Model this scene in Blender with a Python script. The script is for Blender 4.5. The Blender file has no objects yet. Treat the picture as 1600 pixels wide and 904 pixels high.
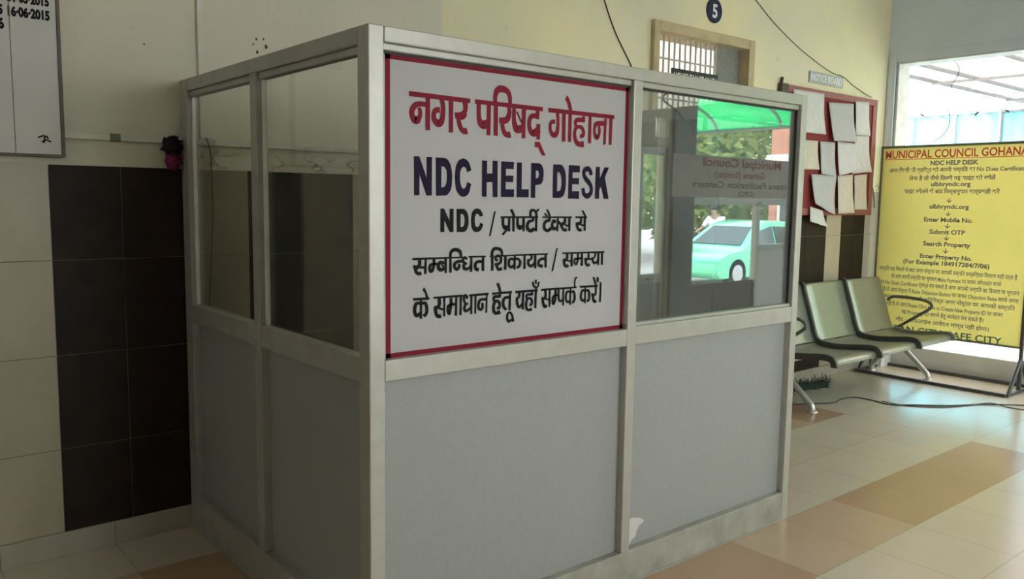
import bpy, bmesh, math, random
from mathutils import Vector, Matrix, geometry
SC = bpy.context.scene
COL = SC.collection
RND = random.Random(7)

# ------------------------------------------------------------------ camera, world, sun, exposure
cam = bpy.data.cameras.new('camera'); cam.sensor_width = 36.0; cam.lens = 36.0*1293.42/1600.0
cam.clip_start = 0.02; cam.clip_end = 300
co = bpy.data.objects.new('camera', cam); COL.objects.link(co)
_r = Vector((0.77052797, -0.63725631, 0.01382171)); _u = Vector((0.05815464, 0.09187753, 0.9940707)); _f = Vector((0.63474773, 0.76515548, -0.10785361))
co.matrix_world = Matrix(((_r.x, _u.x, -_f.x, -1.27543), (_r.y, _u.y, -_f.y, -2.22413), (_r.z, _u.z, -_f.z, 1.58411), (0, 0, 0, 1)))
SC.camera = co

W = bpy.data.worlds.new('sky'); SC.world = W; W.use_nodes = True
WN = W.node_tree; WN.nodes.clear()
wo = WN.nodes.new('ShaderNodeOutputWorld'); wb = WN.nodes.new('ShaderNodeBackground')
tc = WN.nodes.new('ShaderNodeTexCoord'); sp = WN.nodes.new('ShaderNodeSeparateXYZ'); rp = WN.nodes.new('ShaderNodeValToRGB')
WN.links.new(tc.outputs['Generated'], sp.inputs[0]); WN.links.new(sp.outputs['Z'], rp.inputs[0]); WN.links.new(rp.outputs[0], wb.inputs[0]); WN.links.new(wb.outputs[0], wo.inputs[0])
rp.color_ramp.elements[0].position = 0.45; rp.color_ramp.elements[0].color = (0.93, 0.95, 1.0, 1)
rp.color_ramp.elements[1].position = 1.0; rp.color_ramp.elements[1].color = (0.72, 0.84, 1.0, 1)
wb.inputs[1].default_value = 11.0

sun = bpy.data.lights.new('sun', 'SUN'); sun.energy = 1.5; sun.angle = 0.02; sun.color = (1.0, 0.95, 0.86)
so = bpy.data.objects.new('sun', sun); COL.objects.link(so)
so.rotation_euler = (math.radians(-28), math.radians(-34), 0)      # high over the building, so it stays out of the hall

def portal(name, loc, rot, sx, sy):
    l = bpy.data.lights.new(name, 'AREA'); l.shape = 'RECTANGLE'; l.size = sx; l.size_y = sy; l.energy = 1
    l.cycles.is_portal = True
    o = bpy.data.objects.new(name, l); COL.objects.link(o); o.location = loc; o.rotation_euler = rot
HALF = math.pi/2
portal('daylight_portal_end', (6.98, -0.40, 1.58), (0, HALF, 0), 2.7, 4.1)
portal('daylight_portal_facade', (5.35, -2.68, 1.5), (-HALF, 0, 0), 2.6, 2.5)
RX0 = 0.5
portal('daylight_portal_left', (-4.78, -.9, 2.75), (0, -HALF, 0), .7, .7)
portal('daylight_portal_rear', ((RX0+3.0)/2, -4.78, 2.1), (-HALF, 0, 0), 3.0-RX0, 2.0)

V = SC.view_settings
SC.display_settings.display_device = 'sRGB'
V.view_transform = 'Standard'; V.look = 'None'; V.gamma = 1.0; V.use_curve_mapping = False
V.exposure = 0.0
SC.cycles.max_bounces = 10; SC.cycles.diffuse_bounces = 6; SC.cycles.glossy_bounces = 5; SC.cycles.transmission_bounces = 8; SC.cycles.transparent_max_bounces = 16
SC.cycles.use_denoising = True; SC.cycles.sample_clamp_indirect = 8.0
SC.cycles.caustics_reflective = False; SC.cycles.caustics_refractive = False

# ------------------------------------------------------------------ materials
MATS = {}
def nd(nt, t, **k):
    n = nt.nodes.new(t)
    for a, b in k.items(): setattr(n, a, b)
    return n
def base(name):
    m = bpy.data.materials.new(name); m.use_nodes = True; nt = m.node_tree; nt.nodes.clear()
    out = nd(nt, 'ShaderNodeOutputMaterial'); bs = nd(nt, 'ShaderNodeBsdfPrincipled'); nt.links.new(bs.outputs[0], out.inputs[0])
    MATS[name] = m
    return m, nt, bs, out
def mixc(nt, fac, a, b, mode='MIX'):
    n = nd(nt, 'ShaderNodeMix', data_type='RGBA', blend_type=mode)
    for i, v in ((0, fac), (6, a), (7, b)):
        if hasattr(v, 'links'): nt.links.new(v, n.inputs[i])
        elif isinstance(v, (int, float)): n.inputs[i].default_value = v
        else: n.inputs[i].default_value = (*v, 1)
    return n.outputs[2]
def noise(nt, scale, detail=3, rough=.55, vec=None, dim='3D'):
    n = nd(nt, 'ShaderNodeTexNoise'); n.inputs['Scale'].default_value = scale; n.inputs['Detail'].default_value = detail; n.inputs['Roughness'].default_value = rough
    if vec is None: vec = nd(nt, 'ShaderNodeTexCoord').outputs['Object']
    nt.links.new(vec, n.inputs['Vector'])
    return n.outputs['Fac']
def ramp(nt, fac, p0, p1):
    n = nd(nt, 'ShaderNodeMapRange'); nt.links.new(fac, n.inputs[0]); n.inputs[1].default_value = p0; n.inputs[2].default_value = p1
    return n.outputs[0]
def mth(nt, op, a, b=None):
    n = nd(nt, 'ShaderNodeMath', operation=op)
    for i, v in ((0, a), (1, b)):
        if v is None: continue
        if hasattr(v, 'links'): nt.links.new(v, n.inputs[i])
        else: n.inputs[i].default_value = v
    return n.outputs[0]
def simple(name, col, rough=.6, metal=0.0, var=.12, scale=9.0, bump=0.0, spec=.5, coat=0.0, trans=0.0):
    m, nt, bs, out = base(name)
    f = noise(nt, scale, 4)
    d = tuple(c*(1-var) for c in col); l = tuple(min(1, c*(1+var)) for c in col)
    c = mixc(nt, ramp(nt, f, .3, .7), d, l)
    nt.links.new(c, bs.inputs['Base Color'])
    bs.inputs['Roughness'].default_value = rough; bs.inputs['Metallic'].default_value = metal
    bs.inputs['Specular IOR Level'].default_value = spec; bs.inputs['Coat Weight'].default_value = coat; bs.inputs['Coat Roughness'].default_value = .08
    if bump:
        b = nd(nt, 'ShaderNodeBump'); b.inputs['Strength'].default_value = bump; b.inputs['Distance'].default_value = .01
        nt.links.new(noise(nt, scale*6, 3), b.inputs['Height']); nt.links.new(b.outputs[0], bs.inputs['Normal'])
    if trans:
        t = nd(nt, 'ShaderNodeBsdfTranslucent'); nt.links.new(c, t.inputs[0]); x = nd(nt, 'ShaderNodeMixShader'); x.inputs[0].default_value = trans
        nt.links.new(bs.outputs[0], x.inputs[1]); nt.links.new(t.outputs[0], x.inputs[2]); nt.links.new(x.outputs[0], out.inputs[0])
    return m
def glassy(name, tint=(.93, .96, .94), f0=.04, dust=.05):
    m, nt, bs, out = base(name); nt.nodes.remove(bs)
    t = nd(nt, 'ShaderNodeBsdfTransparent'); t.inputs[0].default_value = (*tint, 1)
    g = nd(nt, 'ShaderNodeBsdfGlossy'); g.inputs['Roughness'].default_value = 0.0; g.inputs[0].default_value = (.95, .97, .96, 1)
    ge = nd(nt, 'ShaderNodeNewGeometry'); dp = nd(nt, 'ShaderNodeVectorMath', operation='DOT_PRODUCT')
    nt.links.new(ge.outputs['Normal'], dp.inputs[0]); nt.links.new(ge.outputs['Incoming'], dp.inputs[1])
    sch = mth(nt, 'POWER', mth(nt, 'SUBTRACT', 1.0, mth(nt, 'ABSOLUTE', dp.outputs['Value'])), 5.0)
    mm = mth(nt, 'ADD', mth(nt, 'MULTIPLY', sch, 1.0-f0), f0)
    dirt = nd(nt, 'ShaderNodeBsdfDiffuse'); dirt.inputs[0].default_value = (.7, .7, .66, 1)
    x = nd(nt, 'ShaderNodeMixShader'); nt.links.new(mm, x.inputs[0]); nt.links.new(t.outputs[0], x.inputs[1]); nt.links.new(g.outputs[0], x.inputs[2])
    y = nd(nt, 'ShaderNodeMixShader'); nt.links.new(mth(nt, 'MULTIPLY', noise(nt, 2.5, 5), dust), y.inputs[0]); nt.links.new(x.outputs[0], y.inputs[1]); nt.links.new(dirt.outputs[0], y.inputs[2])
    nt.links.new(y.outputs[0], out.inputs[0])
    return m

M = MATS
simple('aluminium', (.46, .45, .39), .42, .35, .06, 14)
simple('aluminium_dull', (.42, .41, .37), .5, .3, .10, 10)
simple('aluminium_worn', (.36, .36, .30), .6, .2, .22, 7)
simple('laminate_grey', (.325, .33, .31), .5, 0, .035, 60)
simple('laminate_shaded', (.10, .075, .055), .6, 0, .2, 8)  # dark brown stands in for the shade inside the booth
simple('bead_white', (.85, .85, .80), .35)
simple('gasket_black', (.012, .012, .012), .6)
simple('flex_white', (.44, .425, .415), .5, 0, .02, 5, 0, .3)
simple('red_paint', (.21, .010, .024), .6, 0, .06, 9, 0, .15)
simple('navy_paint', (.012, .007, .026), .6, 0, .06, 9, 0, .12)
simple('black_paint', (.008, .007, .008), .6, 0, .06, 9, 0, .12)
simple('tile_beige', (.43, .37, .265), .38, 0, .07, 5)
simple('tile_dark', (.018, .011, .007), .55, 0, .25, 12, 0, .25)
simple('tile_brown', (.062, .045, .028), .55, 0, .2, 10, 0, .25)
simple('grout', (.20, .175, .135), .9)
simple('skirting_tile', (.40, .37, .29), .4, 0, .08, 6)
simple('cable_duct', (.70, .68, .59), .55, 0, .07, 20)
simple('cable_black', (.02, .02, .02), .5)
simple('cable_brown', (.16, .11, .06), .6)
simple('board_white', (.62, .60, .56), .55, 0, .05, 3)
simple('board_edge', (.13, .11, .08), .6)
simple('cloth_black', (.012, .011, .013), .95, 0, .4, 30, .5)
simple('cloth_magenta', (.18, .012, .07), .9, 0, .35, 30, .5)
simple('frame_ochre', (.56, .45, .26), .6, 0, .15, 8, .3)
simple('grille_bar', (.52, .50, .46), .5)
simple('mesh_grey', (.25, .25, .22), .8, 0, .15, 40)
simple('door_wood', (.10, .06, .035), .5, 0, .25, 6)
simple('plaster_inner', (.85, .84, .80), .9)
simple('sign_navy', (.012, .018, .06), .4)
simple('sign_white', (.82, .82, .80), .5)
simple('sign_black', (.012, .012, .015), .4)
simple('plate_grey', (.36, .40, .38), .4, .2)
simple('felt_red', (.28, .045, .04), .95, 0, .12, 25, .2)
simple('board_frame_red', (.28, .09, .07), .55, 0, .15, 10)
simple('dark_wood', (.075, .05, .03), .6)
simple('chair_steel', (.30, .31, .25), .38, .45, .05, 20)
simple('chair_edge', (.065, .07, .06), .45, .2)
simple('armrest_grey', (.13, .14, .125), .45, .2)
simple('chair_leg', (.52, .52, .49), .35, .6, .05)
simple('bristle', (.035, .06, .045), .9, 0, .4, 60, .6)
simple('handle_green', (.35, .62, .35), .5)
simple('banner_yellow', (.87, .81, .40), .5, 0, .03, 2, 0, .4, 0, .5)
simple('banner_frame', (.17, .17, .10), .5, .1)
simple('banner_steel', (.09, .09, .09), .5, .3)
simple('text_red', (.75, .10, .07), .6)
simple('text_ink', (.22, .22, .26), .6)
simple('text_teal', (.10, .22, .18), .6)
simple('wall_blue_grey', (.62, .68, .75), .85, 0, .05, 2)
simple('jamb_white', (.80, .80, .76), .6)
simple('kerb', (.54, .53, .55), .6, 0, .05, 5)
simple('ceiling_white', (.82, .81, .77), .9, 0, .04, 1)
simple('wall_plain', (.72, .69, .58), .9, 0, .08, 2)
simple('column_shaded', (.08, .07, .065), .4)  # shade of the pillar's unlit side, put into its colour
simple('strip_tan', (.40, .35, .30), .6, 0, .06)
simple('concrete', (.45, .43, .40), .9, 0, .15, 3)
simple('canopy_white', (.84, .73, .70), .7, 0, .03, 1, 0, .3, 0, .55)
simple('pipe_grey', (.22, .21, .21), .6)
simple('fence_cyan', (.20, .52, .62), .6, 0, .1, 1)
simple('canopy_green', (.02, .72, .36), .5, 0, .1, 2, 0, .3, 0, .65)
simple('car_green', (.16, .72, .42), .3, .1, .03, 1, 0, .5, .6)
simple('car_glass', (.03, .05, .05), .1)
simple('tyre', (.02, .02, .02), .8)
simple('hub', (.5, .5, .5), .4, .6)
simple('skin', (.35, .2, .13), .6)
simple('hair', (.015, .012, .01), .7)
simple('shirt', (.72, .74, .78), .8)
simple('trouser', (.06, .07, .1), .8)
simple('bike_black', (.03, .03, .035), .4)
simple('bark', (.16, .11, .07), .9)
simple('brick_red', (.52, .22, .15), .8, 0, .2, 4)
simple('building_trim', (.70, .66, .60), .8)
simple('wall_tape', (.10, .11, .12), .8)
glassy('glass_booth', (.80, .83, .81), .21, .13)
glassy('glass_side', (.97, .98, .96), .025)
glassy('glass_clear', (.97, .99, .98), .03)

def leaf_mat():
    m, nt, bs, out = base('leaves')
    f = noise(nt, 1.6, 3)
    c = mixc(nt, ramp(nt, f, .35, .65), (.10, .20, .04), (.42, .50, .15))
    nt.links.new(c, bs.inputs['Base Color']); bs.inputs['Roughness'].default_value = .6
    t = nd(nt, 'ShaderNodeBsdfTranslucent'); nt.links.new(c, t.inputs[0]); x = nd(nt, 'ShaderNodeMixShader'); x.inputs[0].default_value = .4
    nt.links.new(bs.outputs[0], x.inputs[1]); nt.links.new(t.outputs[0], x.inputs[2]); nt.links.new(x.outputs[0], out.inputs[0])
leaf_mat()

def wall_mat():
    m, nt, bs, out = base('wall_cream')
    t = nd(nt, 'ShaderNodeTexCoord'); s = nd(nt, 'ShaderNodeSeparateXYZ'); nt.links.new(t.outputs['Object'], s.inputs[0])
    wob = mth(nt, 'MULTIPLY', mth(nt, 'SUBTRACT', noise(nt, 3.0, 2), .5), .03)
    right = ramp(nt, mth(nt, 'ADD', s.outputs['X'], wob), 1.455, 1.475)
    c = mixc(nt, right, (.69, .66, .55), (.88, .80, .50))
    c = mixc(nt, ramp(nt, noise(nt, 1.1, 5), .35, .75), c, (.74, .69, .53))
    # scuffs where the bare plaster shows
    c = mixc(nt, mth(nt, 'MULTIPLY', ramp(nt, noise(nt, 7.0, 6, .65), .62, .72), .35), c, (.50, .46, .34))
    # flaked paint just above the tiled dado
    zz = s.outputs['Z']
    band = mth(nt, 'MULTIPLY', mth(nt, 'MULTIPLY', ramp(nt, s.outputs['X'], -.02, .1), ramp(nt, zz, 1.70, 1.72)), mth(nt, 'SUBTRACT', 1.0, ramp(nt, zz, 1.755, 1.80)))
    pm = nd(nt, 'ShaderNodeMapping'); nt.links.new(t.outputs['Object'], pm.inputs['Vector']); pm.inputs['Scale'].default_value = (1, 1, 2.2)
    pn = ramp(nt, noise(nt, 5.0, 6, .6, pm.outputs[0]), .50, .53)
    c = mixc(nt, mth(nt, 'MULTIPLY', band, pn), c, (.78, .76, .68))
    edge = mth(nt, 'MULTIPLY', band, mth(nt, 'MULTIPLY', ramp(nt, noise(nt, 5.0, 6, .6, pm.outputs[0]), .475, .49), mth(nt, 'SUBTRACT', 1.0, pn)))
    c = mixc(nt, mth(nt, 'MULTIPLY', edge, .8), c, (.20, .17, .12))
    nt.links.new(c, bs.inputs['Base Color']); bs.inputs['Roughness'].default_value = .88
    b = nd(nt, 'ShaderNodeBump'); b.inputs['Strength'].default_value = .25; b.inputs['Distance'].default_value = .01
    nt.links.new(noise(nt, 22, 4), b.inputs['Height']); nt.links.new(b.outputs[0], bs.inputs['Normal'])
wall_mat()

def floor_mat():
    m, nt, bs, out = base('floor_tile')
    t = nd(nt, 'ShaderNodeTexCoord'); s = nd(nt, 'ShaderNodeSeparateXYZ'); nt.links.new(t.outputs['Object'], s.inputs[0])
    ux = mth(nt, 'DIVIDE', mth(nt, 'ADD', s.outputs['X'], .339), .4515); uy = mth(nt, 'DIVIDE', mth(nt, 'ADD', s.outputs['Y'], .01), .45)
    ix = mth(nt, 'FLOOR', ux); iy = mth(nt, 'FLOOR', uy); fx = mth(nt, 'FRACT', ux); fy = mth(nt, 'FRACT', uy)
    cv = nd(nt, 'ShaderNodeCombineXYZ'); nt.links.new(ix, cv.inputs[0]); nt.links.new(iy, cv.inputs[1])
    wn = nd(nt, 'ShaderNodeTexWhiteNoise'); nt.links.new(cv.outputs[0], wn.inputs[0])
    def row(k): return mth(nt, 'COMPARE', iy, float(k))
    cmp_n = []
    for k in (-1, 2):
        n = nd(nt, 'ShaderNodeMath', operation='COMPARE'); nt.links.new(iy, n.inputs[0]); n.inputs[1].default_value = k; n.inputs[2].default_value = .1; cmp_n.append(n.outputs[0])
    inx = mth(nt, 'LESS_THAN', s.outputs['X'], 4.62)
    org = mth(nt, 'MULTIPLY', mth(nt, 'ADD', cmp_n[0], cmp_n[1]), inx)
    stain = noise(nt, 2.0, 5)
    bei = mixc(nt, stain, (.52, .45, .34), (.62, .54, .42)); bei = mixc(nt, mth(nt, 'MULTIPLY', wn.outputs[0], .25), bei, (.66, .60, .48))
    ora = mixc(nt, stain, (.40, .25, .15), (.49, .33, .22)); ora = mixc(nt, mth(nt, 'MULTIPLY', mth(nt, 'GREATER_THAN', wn.outputs[0], .55), .5), ora, (.58, .46, .32))
    c = mixc(nt, org, bei, ora)
    g = mth(nt, 'MINIMUM', mth(nt, 'MINIMUM', fx, mth(nt, 'SUBTRACT', 1.0, fx)), mth(nt, 'MINIMUM', fy, mth(nt, 'SUBTRACT', 1.0, fy)))
    gl = mth(nt, 'LESS_THAN', g, .006)
    c = mixc(nt, mth(nt, 'MULTIPLY', gl, .4), c, (.22, .17, .12))
    nt.links.new(c, bs.inputs['Base Color'])
    r = nd(nt, 'ShaderNodeMapRange'); nt.links.new(noise(nt, .9, 2), r.inputs[0]); r.inputs[3].default_value = .20; r.inputs[4].default_value = .20
    nt.links.new(r.outputs[0], bs.inputs['Roughness']); bs.inputs['Specular IOR Level'].default_value = .55
floor_mat()

def paper_mat(name, tone, freq):
    m, nt, bs, out = base(name)
    t = nd(nt, 'ShaderNodeTexCoord')
    w = nd(nt, 'ShaderNodeTexWave', wave_type='BANDS', bands_direction='Z'); w.inputs['Scale'].default_value = freq; w.inputs['Distortion'].default_value = .3
    nt.links.new(t.outputs['Object'], w.inputs['Vector'])
    mp = nd(nt, 'ShaderNodeMapping'); nt.links.new(t.outputs['Object'], mp.inputs[0]); mp.inputs['Scale'].default_value = (60, 60, 14)
    words = ramp(nt, noise(nt, 1.0, 2, .5, mp.outputs[0]), .42, .55)
    ln = mth(nt, 'MULTIPLY', mth(nt, 'MULTIPLY', ramp(nt, w.outputs['Fac'], .45, .7), words), .28)
    c = mixc(nt, ln, tone, (.30, .30, .30))
    nt.links.new(c, bs.inputs['Base Color']); bs.inputs['Roughness'].default_value = .85
paper_mat('paper_white', (.68, .67, .63), 22); paper_mat('paper_grey', (.52, .52, .50), 26); paper_mat('paper_cream', (.66, .60, .48), 18)

# ------------------------------------------------------------------ mesh helpers
class MB:
    def __init__(s): s.v = []; s.f = []; s.mi = []; s.sm = []; s.cur = 0
    def add(s, vs, fs, smooth=False):
        o = len(s.v); s.v += [tuple(v) for v in vs]
        for f in fs: s.f.append([i+o for i in f]); s.mi.append(s.cur); s.sm.append(smooth)
        return s
    def box(s, x0, x1, y0, y1, z0, z1):
        return s.add([(x0, y0, z0), (x1, y0, z0), (x1, y1, z0), (x0, y1, z0), (x0, y0, z1), (x1, y0, z1), (x1, y1, z1), (x0, y1, z1)],
                     [(0, 3, 2, 1), (4, 5, 6, 7), (0, 1, 5, 4), (1, 2, 6, 5), (2, 3, 7, 6), (3, 0, 4, 7)])
    def bbox(s, x0, x1, y0, y1, z0, z1, b=.003):
        bm = bmesh.new(); bmesh.ops.create_cube(bm, size=1)
        for v in bm.verts: v.co = Vector(((x0+x1)/2+v.co.x*(x1-x0), (y0+y1)/2+v.co.y*(y1-y0), (z0+z1)/2+v.co.z*(z1-z0)))
        bmesh.ops.bevel(bm, geom=bm.edges[:], offset=min(b, .45*min(x1-x0, y1-y0, z1-z0)), segments=2, affect='EDGES', profile=.5)
        bm.verts.index_update(); s.add([v.co[:] for v in bm.verts], [[v.index for v in f.verts] for f in bm.faces]); bm.free(); return s
    def obox(s, c, ax, ay, az):          # centre and three half-vectors
        c, ax, ay, az = map(Vector, (c, ax, ay, az)); vs = [c+ax*i+ay*j+az*k for k in (-1, 1) for j in (-1, 1) for i in (-1, 1)]
        return s.add(vs, [(0, 2, 3, 1), (4, 5, 7, 6), (0, 1, 5, 4), (1, 3, 7, 5), (3, 2, 6, 7), (2, 0, 4, 6)])
    def tube(s, pts, r, n=10, smooth=True, flat=1.0):
        pts = [Vector(p) for p in pts]; rs = r if isinstance(r, (list, tuple)) else [r]*len(pts); rings = []
        t0 = (pts[1]-pts[0]).normalized(); up = Vector((0, 0, 1)) if abs(t0.z) < .9 else Vector((1, 0, 0)); nrm = t0.cross(up).normalized()
        for i, p in enumerate(pts):
            t = (pts[min(i+1, len(pts)-1)]-pts[max(i-1, 0)]).normalized()
            nrm = (nrm-t*nrm.dot(t)).normalized(); b = t.cross(nrm)
            rings.append([p+(nrm*math.cos(2*math.pi*k/n)+b*math.sin(2*math.pi*k/n)*flat)*rs[i] for k in range(n)])
        vs = [v for g in rings for v in g]; fs = []
        for i in range(len(pts)-1):
            for k in range(n): fs.append((i*n+k, i*n+(k+1) % n, (i+1)*n+(k+1) % n, (i+1)*n+k))
        s.add(vs, fs, smooth); o = len(vs)
        s.add(rings[0], [list(range(n))[::-1]]); s.add(rings[-1], [list(range(n))]); return s
    def prism(s, loop, d):               # loop of points, extruded by vector d
        loop = [Vector(p) for p in loop]; n = len(loop); d = Vector(d); vs = loop+[p+d for p in loop]
        tri = geometry.tessellate_polygon([loop])
        fs = [list(t) for t in tri]+[[i+n for i in t][::-1] for t in tri]+[(i, (i+1) % n, n+(i+1) % n, n+i) for i in range(n)]
        return s.add(vs, fs)
    def grid(s, fn, nu, nv, smooth=True):
        vs = [fn(i/nu, j/nv) for j in range(nv+1) for i in range(nu+1)]
        fs = [(j*(nu+1)+i, j*(nu+1)+i+1, (j+1)*(nu+1)+i+1, (j+1)*(nu+1)+i) for j in range(nv) for i in range(nu)]
        return s.add(vs, fs, smooth)
    def sheet(s, fn, nu, nv, th):        # a grid with thickness
        g = [[Vector(fn(i/nu, j/nv)) for i in range(nu+1)] for j in range(nv+1)]
        nn = []
        for j in range(nv+1):
            for i in range(nu+1):
                a = g[j][min(i+1, nu)]-g[j][max(i-1, 0)]; b = g[min(j+1, nv)][i]-g[max(j-1, 0)][i]; nn.append(a.cross(b).normalized())
        fl = [v for r in g for v in r]; N = len(fl); vs = fl+[v+n*th for v, n in zip(fl, nn)]; fs = []
        I = lambda i, j: j*(nu+1)+i
        for j in range(nv):
            for i in range(nu):
                q = (I(i, j), I(i+1, j), I(i+1, j+1), I(i, j+1)); fs.append(q[::-1]); fs.append(tuple(k+N for k in q))
        rim = [I(i, 0) for i in range(nu)]+[I(nu, j) for j in range(nv)]+[I(i, nv) for i in range(nu, 0, -1)]+[I(0, j) for j in range(nv, 0, -1)]
        for a, b in zip(rim, rim[1:]+rim[:1]): fs.append((a, b, b+N, a+N))
        return s.add(vs, fs, True)
    def ball(s, c, r, nu=12, nv=8, jit=0.0, sq=(1, 1, 1)):
        c = Vector(c); vs = [c+Vector((0, 0, -r*sq[2]))]
        for j in range(1, nv):
            a = math.pi*j/nv-HALF
            for i in range(nu):
                b = 2*math.pi*i/nu; k = r*(1+jit*(RND.random()-.5)); vs.append(c+Vector((math.cos(a)*math.cos(b)*sq[0], math.cos(a)*math.sin(b)*sq[1], math.sin(a)*sq[2]))*k)
        vs.append(c+Vector((0, 0, r*sq[2]))); fs = []
        for i in range(nu):
            fs.append((0, 1+(i+1) % nu, 1+i)); L = len(vs)-1; o = 1+(nv-2)*nu; fs.append((L, o+i, o+(i+1) % nu))
        for j in range(nv-2):
            for i in range(nu): a = 1+j*nu; fs.append((a+i, a+(i+1) % nu, a+nu+(i+1) % nu, a+nu+i))
        return s.add(vs, fs, True)
    def disc(s, c, r, ax, th, n=40):
        c = Vector(c); ax = Vector(ax).normalized(); u = ax.orthogonal().normalized(); w = ax.cross(u)
        return s.tube([c, c+ax*th], r, n, False)
    def build(s, name, mats, parent=None):
        me = bpy.data.meshes.new(name); org = parent_loc(parent)
        me.from_pydata([(v[0]-org[0], v[1]-org[1], v[2]-org[2]) for v in s.v], [], s.f)
        for m in (mats if isinstance(mats, (list, tuple)) else [mats]): me.materials.append(MATS[m])
        me.polygons.foreach_set('material_index', s.mi); me.polygons.foreach_set('use_smooth', s.sm)
        me.validate(); me.update()
        bm = bmesh.new(); bm.from_mesh(me); bmesh.ops.recalc_face_normals(bm, faces=bm.faces); bm.to_mesh(me); bm.free()
        o = bpy.data.objects.new(name, me); COL.objects.link(o)
        if parent: o.parent = parent
        WORLD[o.name] = org
        return o
WORLD = {}
def parent_loc(p):
    if p is None: return (0, 0, 0)
    return WORLD[p.name]
def thing(name, label, cat, loc, group=None):
    o = bpy.data.objects.new(name, None); COL.objects.link(o); o.location = loc; o.empty_display_size = .1
    WORLD[o.name] = loc; o['label'] = label; o['category'] = cat
    if group: o['group'] = group
    return o
def tag(o, label, cat, group=None, kind=None):
    o['label'] = label; o['category'] = cat
    if group: o['group'] = group
    if kind: o['kind'] = kind
    return o
def struct(o): o['kind'] = 'structure'; return o
def rebase(o, loc):                       # move a one-mesh thing's origin to its base
    o.data.transform(Matrix.Translation(-Vector(loc))); o.location = loc; WORLD[o.name] = loc; return o

def spline(pts, n=8):                     # Catmull-Rom through points of any dimension
    pts = [list(p) for p in pts]; P = [pts[0]]+pts+[pts[-1]]; out = []
    for i in range(1, len(P)-2):
        for k in range(n):
            t = k/n; r = []
            for a, b, c, d in zip(P[i-1], P[i], P[i+1], P[i+2]):
                r.append(.5*(2*b+(c-a)*t+(2*a-5*b+4*c-d)*t*t+(3*b-a-3*c+d)*t**3))
            out.append(r)
    out.append(pts[-1]); return out
def text_mesh(body, size, bold=0.0, align='CENTER', sx=1.0, spacing=1.0):
    c = bpy.data.curves.new('t', 'FONT'); c.body = body; c.size = size; c.offset = bold; c.align_x = align; c.align_y = 'BOTTOM_BASELINE'; c.space_character = spacing; c.resolution_u = 3
    o = bpy.data.objects.new('t', c); COL.objects.link(o); bpy.context.view_layer.update()
    dg = bpy.context.evaluated_depsgraph_get(); e = o.evaluated_get(dg); me = e.to_mesh()
    vs = [(v.co.x*sx, v.co.y) for v in me.vertices]; fs = [list(p.vertices) for p in me.polygons]
    e.to_mesh_clear(); bpy.data.objects.remove(o); bpy.data.curves.remove(c)
    return vs, fs
def put_text(mb, body, size, org, right, up, lift, bold=0.0, align='CENTER', width=None, sx=1.0):
    ch = list(body); i = 0                   # the short i sign is written before its consonant
    while i < len(ch):
        if ch[i] == '\u093f':
            j = i-1
            while j >= 2 and ch[j-1] == '\u094d': j -= 2
            ch.insert(j, ch.pop(i))
        i += 1
    body = ''.join(ch)
    vs, fs = text_mesh(body, size, bold, align, sx)
    if not vs: return
    xs = [v[0] for v in vs]
    if width: k = width/(max(xs)-min(xs)); vs = [(v[0]*k, v[1]) for v in vs]
    org, right, up, lift = Vector(org), Vector(right), Vector(up), Vector(lift)
    mb.add([org+right*x+up*y+lift for x, y in vs], fs)
# ================================================================== the setting
YW = 1.725                                   # face of the back wall
XE = 6.62                                    # face of the end wall
ZC = 4.2
struct(MB().box(-12, 45, -40, 30, -.5, -.25).build('ground', 'concrete'))
struct(MB().box(-4.75, 6.90, -4.75, 1.93, -.24, 0).build('floor', 'floor_tile'))
struct(MB().box(-4.75, 6.90, -4.95, 1.95, ZC, ZC+.15).build('ceiling', 'ceiling_white'))
w = MB()
w.box(-4.6, 3.28, YW, 1.93, 0, ZC); w.box(4.345, 6.87, YW, 1.93, 0, ZC); w.box(3.28, 4.345, YW, 1.93, 2.77, ZC)
wall_back = struct(w.build('wall_back', 'wall_cream'))
c = MB()
for x, z, r in ((.375, 2.335, .006), (.411, 2.34, .005), (.421, 2.305, .011), (.377, 2.275, .008), (.36, 2.31, .004), (-.141, 2.246, .004)):
    c.tube([(x, YW-.0015, z), (x+.004, YW+.002, z)], r, 7); 
c.build('plaster_chip', 'dark_wood', wall_back)
w = MB()
w.box(XE, 6.87, 1.64, YW, 0, ZC); w.box(XE, 6.87, -2.66, 1.64, 2.92, ZC); w.box(XE, 6.87, -2.66, -2.40, 0, 2.92)
struct(w.build('wall_right', 'wall_blue_grey'))
t = MB(); t.bbox(XE-.012, XE+.02, 1.64, 1.715, 0, 3.0, .004); t.bbox(XE-.012, XE+.02, -2.40, 1.64, 2.92, 3.0, .004)
struct(t.build('trim_1', 'wall_blue_grey'))
t = MB(); t.box(XE+.02, 6.85, 1.622, 1.641, 0, 2.921); t.box(XE+.02, 6.85, -2.40, 1.622, 2.905, 2.921)
struct(t.build('trim_2', 'jamb_white'))
struct(MB().bbox(6.83, 6.95, -2.40, 1.622, -.2, .21, .01).build('trim_3', 'kerb'))
win = struct(MB().box(6.845, 6.851, -2.40, 1.622, .21, 2.905).build('window_1', 'glass_clear'))
fr = MB()
for y in (-2.40, -1.15, .02):
    fr.bbox(6.82, 6.87, y-.02, y+.02, .21, 2.905, .004)
fr.build('mullion', 'aluminium', win)
tp = MB()
for y, z, a in ((1.475, 2.44, .5), (.985, 2.42, -.9), (.735, 2.425, .6)):
    d = Vector((0, math.cos(a), math.sin(a))); e = Vector((0, -d.z, d.y)); tp.obox((6.842, y, z), (.001, 0, 0), d*.022, e*.007)
tp.build('tape_scrap', 'wall_tape', win)
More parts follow.
